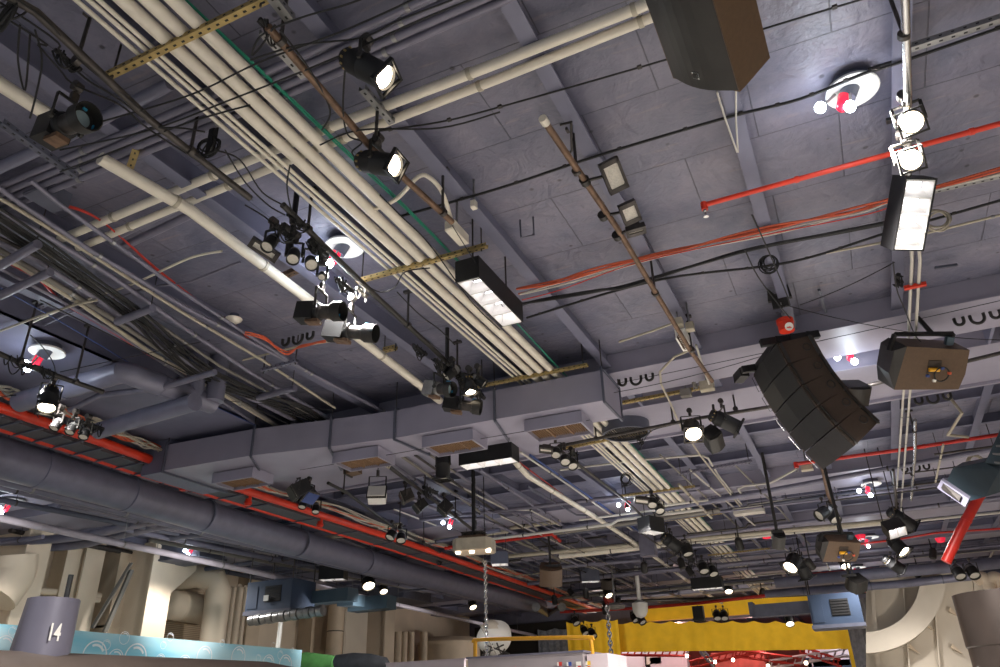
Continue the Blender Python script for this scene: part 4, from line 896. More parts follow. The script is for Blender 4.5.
for k in range(10):
    q = pc+zz*(.14+k*.045); b.torus(q, V((1,0,0)) if k%2 else V((0,1,0)), .02, .006, 10, 5)
b.build('chain', 'galv', t)
hk = pc+zz*.5; MB().box(hk-V((0,0,.12)), (.2,.03,.12)).prism([hk+V((-.14,0,-.06)), hk+V((.14,0,-.06)), hk+V((.12,0,.12)), hk+V((.05,0,.02)), hk+V((-.05,0,.02)), hk+V((-.12,0,.12))], (0,.06,0)).build('beam_clamp', 'black2', t)

# small black speaker behind the array
t, B = wedge(at(859,397,5.0), cv(.1,-.3,.9), cv(0,1,.2), .3, .26, .25, 'small dark speaker half hidden behind the line array', .8, 'black')

# ================================================================ PROJECTOR ON POLE, CHAIN, CAMERA
c = at(474,546,4.55); t = thing('projector', c, 'pale round-cornered projector hanging from a black pole', 'projector')
x = V((1,.25,0)).normalized(); y = V((-.25,1,0)).normalized(); B = (x, y, V((0,0,1)))
W_, D_, H_ = .78, .62, .22
pl = [(-W_/2,-D_*.3),(-W_*.38,-D_/2),(W_*.38,-D_/2),(W_/2,-D_*.3),(W_/2,D_*.4),(W_*.4,D_/2),(-W_*.4,D_/2),(-W_/2,D_*.4)]
MB().prism([c+x*a+y*b_-zz*H_/2 for a, b_ in pl], zz*H_).build('case', 'cream2', t)
MB().prism([c+x*a*.94+y*b_*.94-zz*(H_/2+.015) for a, b_ in pl], zz*.015).build('base_plate', 'beige2', t)
MB().box(c+zz*(H_/2+.04), (W_*.7, D_*.6, .06), B).build('top_mount', 'rust', t)
pb = MB()
for i in (-1,0,1):
    for j in (-1,1): pb.tube([c+x*i*.2+y*j*.14+zz*H_*.5, c+x*i*.2+y*j*.14+zz*(H_*.5+.13)], .02, 8)
pb.box(c+zz*(H_/2+.14), (W_*.6, D_*.5, .02), B); pb.build('mount_posts', 'darksteel', t)
MB().tube([c+zz*(H_/2+.1), V((c.x,c.y,ZC))], .04, 12).build('pole', 'black', t)
for i in (-.35,-.0,.42): MB().lathe([(.001,-.05),(.05,-.045),(.06,0),(.05,.03),(.001,.03)], c+x*W_*i-zz*(H_/2+.02)-y*.2, (0,0,1), 14).build('foot_lamp', 'lampdim', t)
def chain(l, top, bot, R=.045, r=.014):
    top, bot = V(top), V(bot); L = (top-bot).length; n = int(L/(R*1.45)); b = MB()
    for k in range(n):
        q = top.lerp(bot, (k+.5)/n); ax = V((1,.2,0)) if k % 2 else V((-.2,1,0))
        x_, y_, z_ = basis(ax, (0,0,1)); pts = [q+(x_*math.cos(a)*R*.6+y_*math.sin(a)*R) for a in [2*math.pi*j/12 for j in range(13)]]
        b.tube(pts, r, 5, False)
    return b.build('hanging_chain', 'silver', None, top, l, 'chain', 'hanging chains')
c1 = atY(485,561,14); chain('long silver chain hanging below the projector', c1, V((c1.x, c1.y, 2.0)))
MB().tube([c1, V((c1.x,c1.y,ZC))], .01, 6).build('chain_cable', 'cable', None, c1, 'thin dark line above the silver chain', 'cable')
c2 = atY(607,606,22); chain('short far silver chain beside the yellow railing', c2, V((c2.x,c2.y,2.6)), .08, .025)
p = atY(488,640,13.9); cable('wire', 'thin white rope slanting from chain to the grey case', [atY(480,625,13.9), atY(497,655,13.9), atY(507,675,13.9)], .012, 'cabwhite', cat='rope', curve=False)
c = atY(640,607,26); t = thing('security_camera', c, 'white dome camera on a long pole before the curtain', 'camera')
MB().lathe([(.001,-.35),(.16,-.3),(.24,-.15),(.26,0),(.26,.12),(.1,.2),(.001,.2)], c, (0,0,1), 18).build('dome', 'white', t); MB().tube([c, V((c.x,c.y,5.9))], .07, 10).build('pole', 'white', t)
c = atY(615,606,25); t = thing('hanging_fixture', c, 'small pale disc fixture on thin rod left of dome camera', 'fixture')
MB().lathe([(.001,-.12),(.3,-.08),(.32,.0),(.1,.1),(.001,.1)], c, (0,0,1), 18).build('disc', 'cabgrey', t); MB().tube([c, V((c.x,c.y,6))], .03, 8).build('rod', 'galv', t)

# electrical boxes
def ebox(px, py, z, size, lab, m='cream2', Y=None, rodm=False):
    c = atY(px, py, Y) if Y else at(px, py, z); t = thing('junction_box', c, lab, 'electrical box', 'electrical boxes')
    MB().box(c, size).build('box', m, t); MB().box(c-V((0,size[1]/2+.006,0)), (size[0]*.9,.012,size[2]*.88)).build('lid', m, t)
    MB().tube([c, V((c.x,c.y,ZC))], .012, 6).build('conduit_drop', 'galv', t)
    return t
ebox(684,340,5.72,(.13,.42,.12),'pale box with copper coils at the end of the floodlight pipe','white')
ebox(678,323,5.85,(.12,.12,.1),'small cream box above the coil box')
ebox(690,327,5.85,(.1,.1,.1),'tiny cream box right above the coil box')
ebox(707,386,5.75,(.2,.12,.14),'cream junction box where the conduit meets the drop pole')
ebox(686,393,5.8,(.16,.1,.12),'grey junction box beside the rusty pipe end','cabgrey')
ebox(457,233,5.7,(.1,.3,.1),'cream wiring box at the end of spotlight pipe','cream')
ebox(474,205,5.9,(.05,.05,.08),'tiny cream connector dropped from beam near wiring box','cream')
ebox(648,545,5.65,(.42,.36,.62),'grey pull box on the far bent cream pipe','greypipe')
ebox(807,468,5.7,(.22,.14,.1),'cream junction box at the tip of the line array')
ebox(749,511,5.7,(.7,.3,.14),'flat pale box under the far ceiling plates','cabwhite')
ebox(48,195,5.95,(.22,.3,.14),'slate junction box starting the left grey conduit','navy2')
b = MB()
for i in range(7): b.torus(at(683,342,5.64)+V((0,-.15+i*.05,0)), (0,1,0), .035, .007, 10, 5)
b.build('coil_winding', 'rust', None, at(683,342,5.64), 'row of copper coils in the pale box', 'coil')
# white curved conduit near PAR 2 and the box
tp('curved cream conduit arching to the wiring box by the spotlight', 5.85, [(366,212),(395,200),(418,177),(430,178),(442,192),(450,215),(453,228)], .02, 'cream', curve=True)
tp('cream conduit with strut ends beside the floodlight pipe end', 5.8, [(619,342),(655,330),(676,322)], .014, 'cream2')
tp('cream conduit bending down from the coil box', 5.75, [(696,345),(703,367),(710,386)], .016, 'cabwhite')
tp('pale conduit dropping diagonally left of the central lamp', 5.8, [(690,350),(674,357),(660,372),(661,384),(668,398),(680,425),(700,455),(735,500),(745,513)], .016, 'cream2')
tp('white conduit elbow crossing plates above the flat pale box', 5.85, [(560,470),(640,460),(700,455),(708,458),(718,475),(742,505)], .02, 'cabwhite')
tp('white bent conduit leading up to the array tip box', 5.8, [(742,495),(738,489),(745,486),(770,483),(780,478),(798,468)], .022, 'cabwhite')
strut('channel_strut', 'pale strut with slots crossing behind the central glowing lamp', at(623,404,5.85), at(708,388,5.85), 'gold', .05, False, 'struts in the middle')
strut('channel_strut', 'pale strut crossing plates below the small black speaker', at(678,475,5.8), at(752,462,5.8), 'greypipe', .06, True, 'struts in the middle')
strut('channel_strut', 'long pale strut above the flat pale box', at(700,500,5.8), at(768,491,5.8), 'greypipe', .06, True, 'struts in the middle')
for k, dx in enumerate((0, 8)):
    tp(['left','right'][k]+' of two thin white conduits running back under the brown speaker', 5.7, [(911+dx*.9,240),(912+dx,260),(908+dx*.9,340),(903+dx*.8,400),(896+dx*.7,500),(894+dx*.7,540)], .018, 'cabwhite', group='thin white conduits at right', clamps=1.6)
MB().box(at(915,286,5.68), (.22,.05,.04)).build('cable_tie', 'red', None, at(915,286,5.68), 'orange-red tie around the two thin white conduits', 'tie')
tp('black arched conduit around the dazzling right lamp', 6.05, [(868,70),(880,66),(893,62)], .015, 'cable')
for pts, l, r, m in (([(717,92),(725,118),(737,152)],'left pale wire hanging below the big top speaker',.008,'cabwhite'),([(736,88),(736,120),(738,152)],'right pale wire hanging below the big top speaker',.008,'cabwhite'),([(560,125),(571,122),(572,150),(566,158)],'dark hanger bracket at top of the floodlight pipe',.012,'darksteel')):
    tp(l, 5.95, pts, r, m, name='hanger', cat='hanger')
for (x0, y0), l in (((520,220),'small U-shaped bar on the plates left of floodlights'),):
    p, q = at(x0,y0,6.18), at(x0+13,y0-3,6.18); MB().tube([p, p-V((0,0,.22)), q-V((0,0,.22)), q], .01, 6).build('hook_bar', 'navy2', None, p, l, 'hook')

# ================================================================ FAR CEILING CLUTTER (pipes crossing between girders)
far = [ # px-left, py-left, px-right, py-right, z, r, mat, label
 (440,551,1005,447,5.75,.05,'bluepipe','slate pipe crossing behind array tip to the right edge'),
 (560,535,1005,470,5.8,.04,'navy2','dark pipe crossing just above the flat far plates'),
 (500,560,1005,497,5.75,.05,'greypipe','grey pipe crossing above the mid brown speaker'),
 (420,520,700,487,5.8,.045,'greypipe','grey pipe crossing behind the projector pole'),
 (470,545,720,510,5.75,.055,'cabgrey','pale pipe crossing behind the small far louvre light'),
 (500,557,900,520,5.7,.06,'cream2','cream pipe crossing the far ceiling to the right spotlights'),
 (560,556,660,545,5.65,.09,'cream','thick pale pipe left of the grey pull box'),
 (640,548,1005,512,5.65,.035,'cabwhite','thin pale pipe crossing behind the right spotlights'),
 (560,580,900,548,5.6,.06,'greypipe','grey pipe crossing above the black far box light'),
 (480,588,760,562,5.6,.07,'bluepipe','blue pipe crossing behind the square brown speaker'),
 (540,600,770,578,5.5,.06,'bluepipe','blue pipe crossing low above the curtain'),
 (700,573,1005,545,5.6,.05,'greypipe','grey pipe crossing just behind the mid brown speaker'),
 (560,598,900,570,5.4,.05,'cabgrey','pale thin pipe nearest the curtain top'),
 (540,568,640,560,5.7,.07,'greypipe','grey pipe stub right of the square brown speaker'),
 (330,562,500,530,5.7,.05,'bluepipe','blue pipe crossing behind the red tray near the projector'),
 (340,430,560,420,6.0,.03,'navy2','dark pipe hidden behind the air duct')]
for a, b_, c, d, z, r, m, l in far: tp(l, z, [(a,b_),(c,d)], r, m, name='pipe', cat='pipe', group='pipes crossing the far ceiling', clamps=2.6, cm='darksteel')
pipe('pipe', 'thick shiny blue pipe just above the right bulkhead', 'pipe', [atY(775,583,27), atY(870,574,27), atY(1010,562,27)], .17, 'bluepipe', clamps=2, cm='bluepipe', n=16)
pipe('pipe', 'thick dark pipe crossing in front of the right bulkhead', 'pipe', [atY(765,594,27.3), atY(900,584,27.3), atY(1010,572,27.3)], .12, 'bluepipe', clamps=2, cm='navy2', n=16)
lf = [((480,470),(600,550),(680,598),.03,'greypipe','grey conduit running back right of the projector pole'),((455,472),(560,545),(640,592),.03,'greypipe','second grey conduit running back right of the projector pole'),
      ((520,452),(570,486),(632,530),.02,'cabwhite','white cable run beside the bent cream pipe'),((530,455),(580,490),(640,532),.02,'cabblue','blue cable run beside the bent cream pipe'),
      ((400,455),(480,512),(560,562),.03,'cabgrey','brown-grey conduit left of the projector pole'),((415,455),(495,511),(575,562),.025,'darksteel','dark conduit left of the projector pole'),
      ((430,455),(510,511),(585,560),.025,'cabgrey','grey conduit just left of the projector pole top'),((385,458),(465,517),(550,570),.03,'greypipe','lowest grey conduit left of the projector pole'),
      ((500,448),(590,515),(660,560),.015,'cabred','thin red cable running back beside grey conduits'),((690,470),(760,530),(800,560),.02,'cabwhite','pale conduit running back left of the mid brown speaker'),
      ((735,465),(780,510),(810,545),.02,'cabgrey','grey conduit running back beyond the array tip'),((660,455),(725,515),(780,565),.02,'cabgrey','grey conduit running back beside the cream bundle'),
      ((545,560),(600,580),(660,602),.04,'greypipe','far grey conduit running toward the curtain'),((575,552),(640,582),(700,605),.04,'cabgrey','second far grey conduit running toward the curtain'),
      ((230,492),(300,520),(400,560),.04,'navy2','dark conduit running under the duct toward round duct')]
for *pp, r, m, l in lf: tp(l, 5.82, pp, r, m, group='conduits running back in the far ceiling', clamps=2.5, cm='darksteel')
# dense thin pipework receding under the far ceiling
rs = random.Random(11)
for k in range(26):
    x = rs.uniform(-11.2, -4.9); y0_ = rs.uniform(13, 24); L_ = rs.uniform(4, 11); z = rs.uniform(5.62, 5.95); rr = rs.choice((.014,.018,.022,.03,.04)); bend = rs.uniform(-.5,.5)
    pts = [V((x, y0_, z)), V((x, y0_+L_*.45, z)), V((x+bend, y0_+L_*.5, z)), V((x+bend, y0_+L_, z))]
    pipe('conduit', 'thin conduit among the dense pipework receding under the far ceiling', 'conduit', pts, rr, rs.choice(('greypipe','cabgrey','darksteel','cabwhite','navy2')), 'dense receding pipework', clamps=2.2, cm='darksteel', hang=1)
for k in range(24):
    x = rs.uniform(-13, -3); y0_ = rs.uniform(14, 33); L_ = rs.uniform(2, 6); z = rs.uniform(5.55, 5.9); rr = rs.choice((.018,.025,.035,.05))
    pipe('conduit', 'thin conduit crossing sideways in the dense pipework under the far ceiling', 'conduit', [V((x,y0_,z)), V((x+L_*.6,y0_,z)), V((x+L_*.63,y0_,z+.08)), V((x+L_,y0_,z+.08))], rr, rs.choice(('greypipe','bluepipe','darksteel','cabwhite','navy2','cream2')), 'dense crossing pipework', clamps=1.7, cm='darksteel', hang=1)
for k in range(22):
    x = rs.uniform(-19, -13.2); y0_ = rs.uniform(9, 26); z = rs.uniform(5.5, 5.9); L_ = rs.uniform(2, 6); rr = rs.choice((.02,.035,.05,.07))
    if k % 2: pts = [V((x,y0_,z)), V((x,y0_+L_,z))]
    else: pts = [V((x,y0_,z)), V((min(x+L_*.6,-12.8),y0_,z))]
    pipe('conduit', 'dark conduit in the cluttered ceiling between round duct and left wall', 'conduit', pts, rr, rs.choice(('greypipe','bluepipe','darksteel','navy2','navy2')), 'cluttered pipes by the left wall', clamps=1.8, cm='darksteel', hang=1)
for k in range(16):
    x = rs.uniform(-4, 5); y0_ = rs.uniform(15, 33); z = rs.uniform(5.6, 5.85); L_ = rs.uniform(2, 5); rr = rs.choice((.015,.02,.03))
    pts = [V((x,y0_,z)), V((x+L_,y0_,z))] if k % 3 else [V((x,y0_,z)), V((x,y0_+L_,z))]
    pipe('conduit', 'thin conduit under the far plates on the right side of the hall', 'conduit', pts, rr, rs.choice(('greypipe','cabwhite','darksteel','cream2')), 'far right thin conduits', clamps=1.6, cm='darksteel', hang=1)
for k in range(14):
    x = rs.uniform(-10.5, 2.5); y0_ = rs.uniform(19, 32); c = V((x, y0_, 5.2+rs.uniform(-.25,.25)))
    sp_ = MB().tube([c+V((0,0,.1)), V((x,y0_,5.9))], .018, 6).lathe([(.001,-.16),(.07,-.15),(.1,-.12),(.1,.12),(.05,.18),(.001,.19)], c, V((rs.uniform(-.8,.8), rs.uniform(-.6,.2), .8)), 12)
    sp_.build('small_spotlight', 'black2', None, c, 'tiny black spotlight hanging far off under the ceiling pipework', 'spotlight', 'tiny far spotlights')
# clutter left of the round duct
ll = [(0,478,300,536,.1,'navy2','dark pipe running beneath the left side of the round duct'),(0,487,260,545,.07,'bluepipe','blue pipe running beneath the left side of the round duct'),(0,500,420,580,.06,'navy2','dark pipe between round duct and pale rail'),
      (60,505,460,590,.06,'greypipe','grey pipe between round duct and pale rail'),(120,528,500,605,.07,'bluepipe','blue pipe just above the pale rail'),(150,540,430,592,.05,'cabgrey','thin grey pipe just above the pale rail')]
for a, b_, c, d, r, m, l in ll: tp(l, 5.6, [(a,b_),(c,d)], r, m, name='pipe', cat='pipe', group='pipes left of the round duct', clamps=3, cm='darksteel', hang=1)
for px, py, w, l in ((190,566,2.2,'dark beam end above the horizontal beige pipe'),(400,607,5,'dark blue duct hanging beyond the pale rail')):
    c = atX(px, py-6, -16.7); MB().box(c+V((0,0,.2)), (1.6, w*.42, .4)).box(c+V((0,0,.42)), (1.7, w*.46, .05)).box(c+V((0,0,-.02)), (1.7, w*.46, .05)).build('duct_box', 'navy2', None, c, l, 'duct', 'dark ducts by the left wall')
for (a_, b_, l) in (((100,520),(220,498),'first white batten light crossing left of round duct'),((160,533),(250,514),'second white batten light crossing left of round duct'),((255,528),(310,518),'pale blue strip lit behind the round duct')):
    p, q = at(*a_, 5.8), at(*b_, 5.8); MB().bar(p, q, .1, .05).build('crossbar', 'ahu', None, p, l, 'crossbar')

# ================================================================ AIR HANDLERS AND GREY DUCT AT RIGHT
def ahu(c, w, d, h, lab, B=None):
    c = V(c); t = thing('air_handler', c, lab, 'air handler', 'blue air handlers')
    MB().box(c, (w,d,h)).build('cabinet', 'ahu', t)
    b = MB()
    for i in range(6): b.box(c+V((w*.1,-d/2-.015,-.2*h+i*h*.09)), (w*.34,.03,h*.03))
    b.box(c+V((w*.1,-d/2-.006,.03*h)), (w*.36,.01,h*.55)); b.build('louvre_panel', 'black', t)
    MB().box(c+V((-w*.35,-d/2-.01,-.05*h)), (w*.22,.02,h*.75)).build('access_door', 'ahu', t)
    MB().box(c-V((0,0,h/2+.05)), (w*1.05,d*1.05,.1)).build('base_rail', 'navy2', t)
    for s in (-1,1):
        for u in (-1,1): MB().tube([c+V((s*w*.48,u*d*.45,h/2)), V((c.x+s*w*.48,c.y+u*d*.45,ZC))], .02, 6).build('hanger_rod', 'darksteel', t)
    return t
ahu(atY(836,610,26), 1.4, 1.0, .85, 'blue air handler hanging before the curtain at right')
MB().box(atY(790,609,26.2), (2.2,.5,.36)).box(atY(790,609,26.2)+V((-1.12,0,.05)), (.14,.56,.42)).build('air_duct', 'navy2', None, atY(790,609,26.2), 'dark blue duct leading left from the right air handler', 'duct')
ahu(atY(281,597,17), 1.5, 1.0, .75, 'blue air handler hanging near the left wall').children
MB().box(atY(266,598,16.4), (.16,.02,.14)).build('paper_label', 'white', None, atY(263,599,16), 'white papers stuck on the left air handler', 'label')
t = thing('air_duct', atY(330,597,17.6), 'teal duct leading right from the left air handler', 'duct')
for px, py, Y, sz in ((330,597,17.6,(1.5,.5,.32)),(372,604,19,(1.3,.5,.36))): MB().box(atY(px,py,Y), sz).build('duct_section', 'teal', t)
MB().box(atY(306,594,17.2), (.1,.6,.42)).build('flange', 'teal', t); MB().bar(atY(345,600,17.7), atY(360,602,18.9), .45, .3).build('elbow', 'teal', t)
b = MB()
for i in range(12): b.tube([atY(250+i*6.2,621-i*.9,16.5), atY(250+(i+1)*6.2-1,621-(i+1)*.9,16.5)], .13+.015*(i%2), 12)
b.build('flexible_duct', 'galv', None, atY(250,621,16.5), 'silver flexible duct under the left air handler', 'duct')
# grey duct elbow right
c = atY(952,484,13.2); t = thing('air_duct', c, 'dark teal duct elbow with square grille at the right edge', 'duct')
q = [atY(943,489,13.2), atY(953,468,13.4), atY(983,462,14), atY(1000,470,14.2), atY(1000,492,14.2), atY(985,497,13.8), atY(966,502,13.2)]
MB().prism([p for p in q], (0.25,.75,.25)).build('elbow', 'teal', t)
g0, g1, g2, g3 = atY(938,487,13.1), atY(941,480,13.2), atY(969,497,13.05), atY(965,507,13.0)
MB().prism([atY(937,488,13.0), atY(941,480,13.1), atY(969,499,13.0), atY(965,507,12.95)], (0.05,.14,.06)).build('grille_frame', 'greypipe', t)
MB().prism([atY(941,488,12.97), atY(943,483.5,13.05), atY(961,496,12.96), atY(959,501,12.93)], (0.01,.03,.01)).build('grille', 'darksteel', t)
b = MB()
for k in range(6): b.bar(atY(988+k*4,462-k*8,14.1), atY(1010+k*3,464-k*9,14.1), .03, .03)
MB().prism([atY(985,463,14), atY(1000,430,14.2), atY(1030,400,14.5), atY(1040,470,14.5)], (.2,.8,.3)).build('riser', 'teal', t)
b.build('ribs', 'galv', t)
pipe('conduit', 'pale angled arm above the right grey duct', 'conduit', AZ((948,395,6.0),(962,413,5.6),(948,435,5.4),(968,437,5.4)), .025, 'cream2')
for px, py, l in ((860,535,'dim red lamp on the far girder'),(766,534,'tiny red beacon on the far ceiling'),(940,538,'red cloth-like lamp right of the far spotlights')):
    c = at(px, py, 5.8); MB().lathe([(.001,-.14),(.1,-.12),(.14,-.03),(.14,.0),(.001,.02)], c, (0,0,1), 14).build('red_beacon', 'redglass', None, c, l, 'lamp', 'red beacons')

# ================================================================ CURTAIN AND FAR END
def drape(l, pts, ztop, zbot, m, amp=.06, wl=.35, name='curtain', wob=.12):
    P = []; L = 0; pts = [V(p) for p in pts]
    tot = sum((b-a).length for a, b in zip(pts, pts[1:])); n = int(tot/.07)
    vs = []; rows = 7
    for i in range(n+1):
        s = i/n*tot; a = pts[0]; acc = 0
        for j in range(len(pts)-1):
            d = (pts[j+1]-pts[j]).length
            if acc+d >= s-1e-6: q = pts[j].lerp(pts[j+1], (s-acc)/d); break
            acc += d
        for r in range(rows):
            u = r/(rows-1); a_ = amp*(.3+.7*u)*math.sin(2*math.pi*s/wl+.6*math.sin(s*1.7)) + wob*u*math.sin(s*.9+1)
            zt_ = ztop(i/n) if callable(ztop) else ztop; zb_ = zbot(i/n) if callable(zbot) else zbot
            zt2 = zt_ - .1*abs(math.sin(math.pi*s/.9))
            vs.append(V((q.x, q.y+a_, zt2+(zb_-zt2)*u)))
    fs = [(i*rows+r, (i+1)*rows+r, (i+1)*rows+r+1, i*rows+r+1) for i in range(n) for r in range(rows-1)]
    b = MB().add(vs, fs, True); b.add([v+V((0,.03,0)) for v in vs], [tuple(reversed(f)) for f in fs], True)
    return b.build(name, m, None, vs[0], l, 'curtain')
YC = 36.
pA, pB = atY(570,624,YC), atY(852,625,YC)
drape('wide golden yellow curtain valance hung across the far opening', [(atY(612,622,YC).x,YC,0), (pB.x,YC,0)], lambda u: atY(612+240*u, 622-6*math.sin(min(1,u*1.2)*1.6)+u*6, YC).z, lambda u: atY(612+240*u, 652-3*u, YC).z, 'yellow', .05, .8)
drape('lower hanging yellow curtain at left end of the valance', [(pA.x,YC-.5,0), (atY(618,622,YC-.5).x,YC-.5,0)], pA.z+.05, 2.2, 'yellow', .12, .5)
drape('narrow yellow curtain strip at right end of the valance', [(atY(846,640,YC-.3).x,YC-.3,0), (atY(856,640,YC-.3).x,YC-.3,0)], 4.4, 1.5, 'yellow', .05, .4)
drape('dark pleated curtain between valance and beige bulkhead', [(atY(850,640,34).x,34,0), (atY(885,640,34).x,34,0)], 5.2, 1.0, 'darkdrape', .1, .3)
drape('grey pleated curtain left of the yellow curtain', [(atY(538,640,37).x,37,0), (atY(574,640,37).x,37,0)], 5.2, 1.0, 'greydrape', .1, .35)
MB().span((-19,38,0), (atY(575,640,38).x,38.2,5.6)).build('dark_backdrop', 'black2', None, None, 'black partition behind the yellow railing', 'partition')
MB().span((atY(380,600,39).x,38.4,5.2), (6,39,ZC)).build('trim_90', 'navy', kind=S)
b = MB().span((atY(640,610,YC+.6).x,YC+.6,5.15),(atY(850,610,YC+.6).x,YC+.9,5.75)); b.build('valance_box', 'yellow', None, None, 'yellow painted header above the curtain', 'header')
MB().box(atY(520,630,35), (2.8,.5,.7)).build('speaker_box', 'black', None, atY(520,630,35), 'black box at the left of grey pleated curtain', 'box') if False else None
# bright things beyond the opening
for px, py, w, h, m, l in ((625,662,2.8,1.3,'signwhite','pale exhibit panel seen beyond the curtain, left'),(668,664,2.2,1.0,'signwhite','pale exhibit block seen beyond the curtain, middle'),(655,658,1.,.9,'offwhite','small pale cabinet beyond the curtain'),(740,664,2.6,1.0,'redroom','red exhibit block beyond the curtain'),(830,657,2.2,1.2,'signwhite','white panel beyond the curtain at right'),(835,664,2.5,.5,'ahu','pale blue panel beyond the curtain at right')):
    c = atY(px, py, 44); MB().box(c, (w,.6,h)).box(c+V((0,-.05,h/2+.04)), (w*1.05,.6,.08)).box(c+V((0,-.32,0)), (w*.8,.04,h*.7)).build('exhibit_panel', m, None, c, l, 'exhibit', 'things beyond the curtain')
for a_, b_, m, l in (((700,652),(716,670),'silver','silver slanted truss beyond the curtain'),((735,656),(800,665),'cabred','red slanted beam beyond the curtain'),((690,668),(760,652),'cabred','red beam crossing beyond the curtain'),((770,668),(850,655),'signwhite','white beam crossing beyond the curtain'),((800,652),(842,667),'cabred','red beam at the right beyond the curtain'),((620,655),(690,656),'cabred','thin red rail beyond the curtain')):
    p, q = atY(*a_, 41), atY(*b_, 41); b = MB()
    for dz in (0,.3): b.tube([p+V((0,0,dz)), q+V((0,0,dz))], .07, 6)
    for i in range(10): b.tube([p.lerp(q, i/10), p.lerp(q, (i+.5)/10)+V((0,0,.3))], .04, 5)
    b.build('truss', m, None, p, l, 'truss', 'trusses beyond the curtain')
for px, py, l in ((687,656,'left bright lamp beyond the curtain'),(733,660,'small bright lamp beyond the curtain'),(715,662,'orange-lit lamp beyond the curtain'),(768,666,'lamp low beyond the curtain'),(806,663,'right bright lamp beyond the curtain')):
    c = atY(px, py, 40); MB().lathe([(.001,-.08),(.06,-.07),(.08,0),(.06,.07),(.001,.08)], c, (0,0,1), 12).build('lamp_globe', 'lampwarm', None, c, l, 'lamp', 'lamps beyond the curtain')

# beige bulkhead on the right with curved rib
YB = 29.
def bx(px): return atY(px, 620, YB).x
def bp(px, py, Y=YB): return atY(px, py, Y)
MB().prism([bp(866,590), bp(866,700), bp(1060,700), bp(1060,555), bp(880,566)], (0,.3,0)).build('wall_bulkhead', 'offwhite', None, kind=S)
b = MB(); cen = bp(862,560,YB-.1); n = 22; outer, inner = [], []
for i in range(n+1):
    a = math.pi/2*(i/n)
    outer.append(bp(866+80*math.sin(a), 578+75*math.cos(a), YB-.9)); inner.append(bp(866+54*math.sin(a), 578+54*math.cos(a), YB-.9))
b.prism(outer+inner[::-1], (0,.85,0)) if False else None
vs = outer+inner; m_ = len(outer)
b.add([v for v in vs]+[v+V((0,.85,0)) for v in vs], [(i,i+1,m_+i+1,m_+i) for i in range(n)] + [(2*m_+i,3*m_+i,3*m_+i+1,2*m_+i+1) for i in range(n)] + [(i,2*m_+i,2*m_+i+1,i+1) for i in range(n)] + [(m_+i,m_+i+1,3*m_+i+1,3*m_+i) for i in range(n)] + [(0,m_,3*m_,2*m_),(n,2*m_+n,3*m_+n,m_+n)])
b.build('curved_frame', 'offwhite', None, outer[0], 'big beige quarter-circle frame on the right bulkhead', 'frame')
for px, w, l in ((872,.12,'left vertical flange on the bulkhead'),(975,.1,'right vertical flange on the bulkhead'),(903,.04,'thin seam strip left on the bulkhead'),(933,.04,'thin seam strip middle on the bulkhead')):
    MB().bar(bp(px,580,YB-.15), bp(px+8,690,YB-.15), w, .25).build('flange', 'offwhite', None, bp(px,600,YB-.15), l, 'flange', 'bulkhead flanges')
for px, py, l in ((922,625,'small triangular bracket on the bulkhead, left'),(908,648,'small triangular bracket low on the bulkhead'),(948,612,'small triangular bracket on the bulkhead, right'),(950,648,'small stub on the bulkhead right of the arc')):
    p = bp(px,py,YB-.1); MB().prism([p, p+V((.3,0,-.2)), p+V((.08,0,.12))], (0,-.2,0)).build('gusset', 'beige2', None, p, l, 'bracket', 'bulkhead brackets')
for px0, l in ((975,'left beige pipe elbow above the brown cylinder'),(988,'right beige pipe elbow above the brown cylinder')):
    pipe('pipe', l, 'pipe', [bp(px0,582,26), bp(px0+6,577,26), bp(px0+13,582,26), bp(px0+16,596,26)], .16, 'beige', 'beige elbows at right', curve=True, n=12)
c0, c1 = atY(984,594,15), atY(984,594,15); c1 = V((c0.x, c0.y, .0))
t = MB().lathe([(.001,0),(.7,0),(.72,.03),(.72,.06),(.7,.08),(.7,.9),(.71,.91),(.71,.94),(.7,.95),(.7,c0.z-.8),(.72,c0.z-.78),(.72,c0.z),(.7,c0.z),(.66,c0.z-.05),(.001,c0.z-.05)], c1+V((.25,0,0)), (0,0,1), 40).build('metal_cylinder', 'bronze', None, c1+V((.25,0,0)), 'large brown-grey metal cylinder standing at the right edge', 'cylinder')
MB().tube([c0+V((-.4,-.2,-1.1)), c0+V((-.42,-.42,-1.1))], .03, 8).build('latch', 'silver', t)

# ================================================================ LEFT WALL
XW = -19.5
def lw(px, py, X=-18.6): return atX(px, py, X)
def lpanel(name, l, corners, th, m, X, cat='panel', grp='beige panels on the left wall', **k):
    P = [lw(*c, X) for c in corners]
    return MB().prism(P, (-th,0,0)).build(name, m, None, P[0], l, cat, grp)
# frames: ribs standing out of the hull wall, as columns through floor to ceiling
def rib(px, w, X0, X1, l, m='beige', flare=0):
    y = lw(px, 600, X1).y
    b = MB().span((X0, y-w/2, 0), (X1, y+w/2, 6.1)).span((X1-.02, y-w/2-.16, 0), (X1+.05, y+w/2+.16, 6.1))
    if flare: b.prism([V((X1,y+w/2+.1,6.1)), V((X1,y+w/2+1.0,6.1)), V((X1,y+w/2+1.0,5.5)), V((X1,y+w/2+.1,4.7))], (-.3,0,0))
    return b.build('wall_column', m, None, None, l, 'column', 'beige columns along the left wall')
rib(25, .3, XW, -18.0, 'leftmost beige wall column with angled top')
rib(66, .25, XW, -18.8, 'thin beige wall column behind the submarine sail')
rib(85, .25, XW, -18.6, 'beige wall column right of the small black mast')
rib(157, .45, XW, -17.4, 'widest beige wall column with flared bracket head', 'beige', 1)
rib(390, .4, XW, -17.9, 'far beige wall column beyond the white electrical box')
rib(255, .3, XW, -18.8, 'beige wall column above the teal banner end', 'beige2')
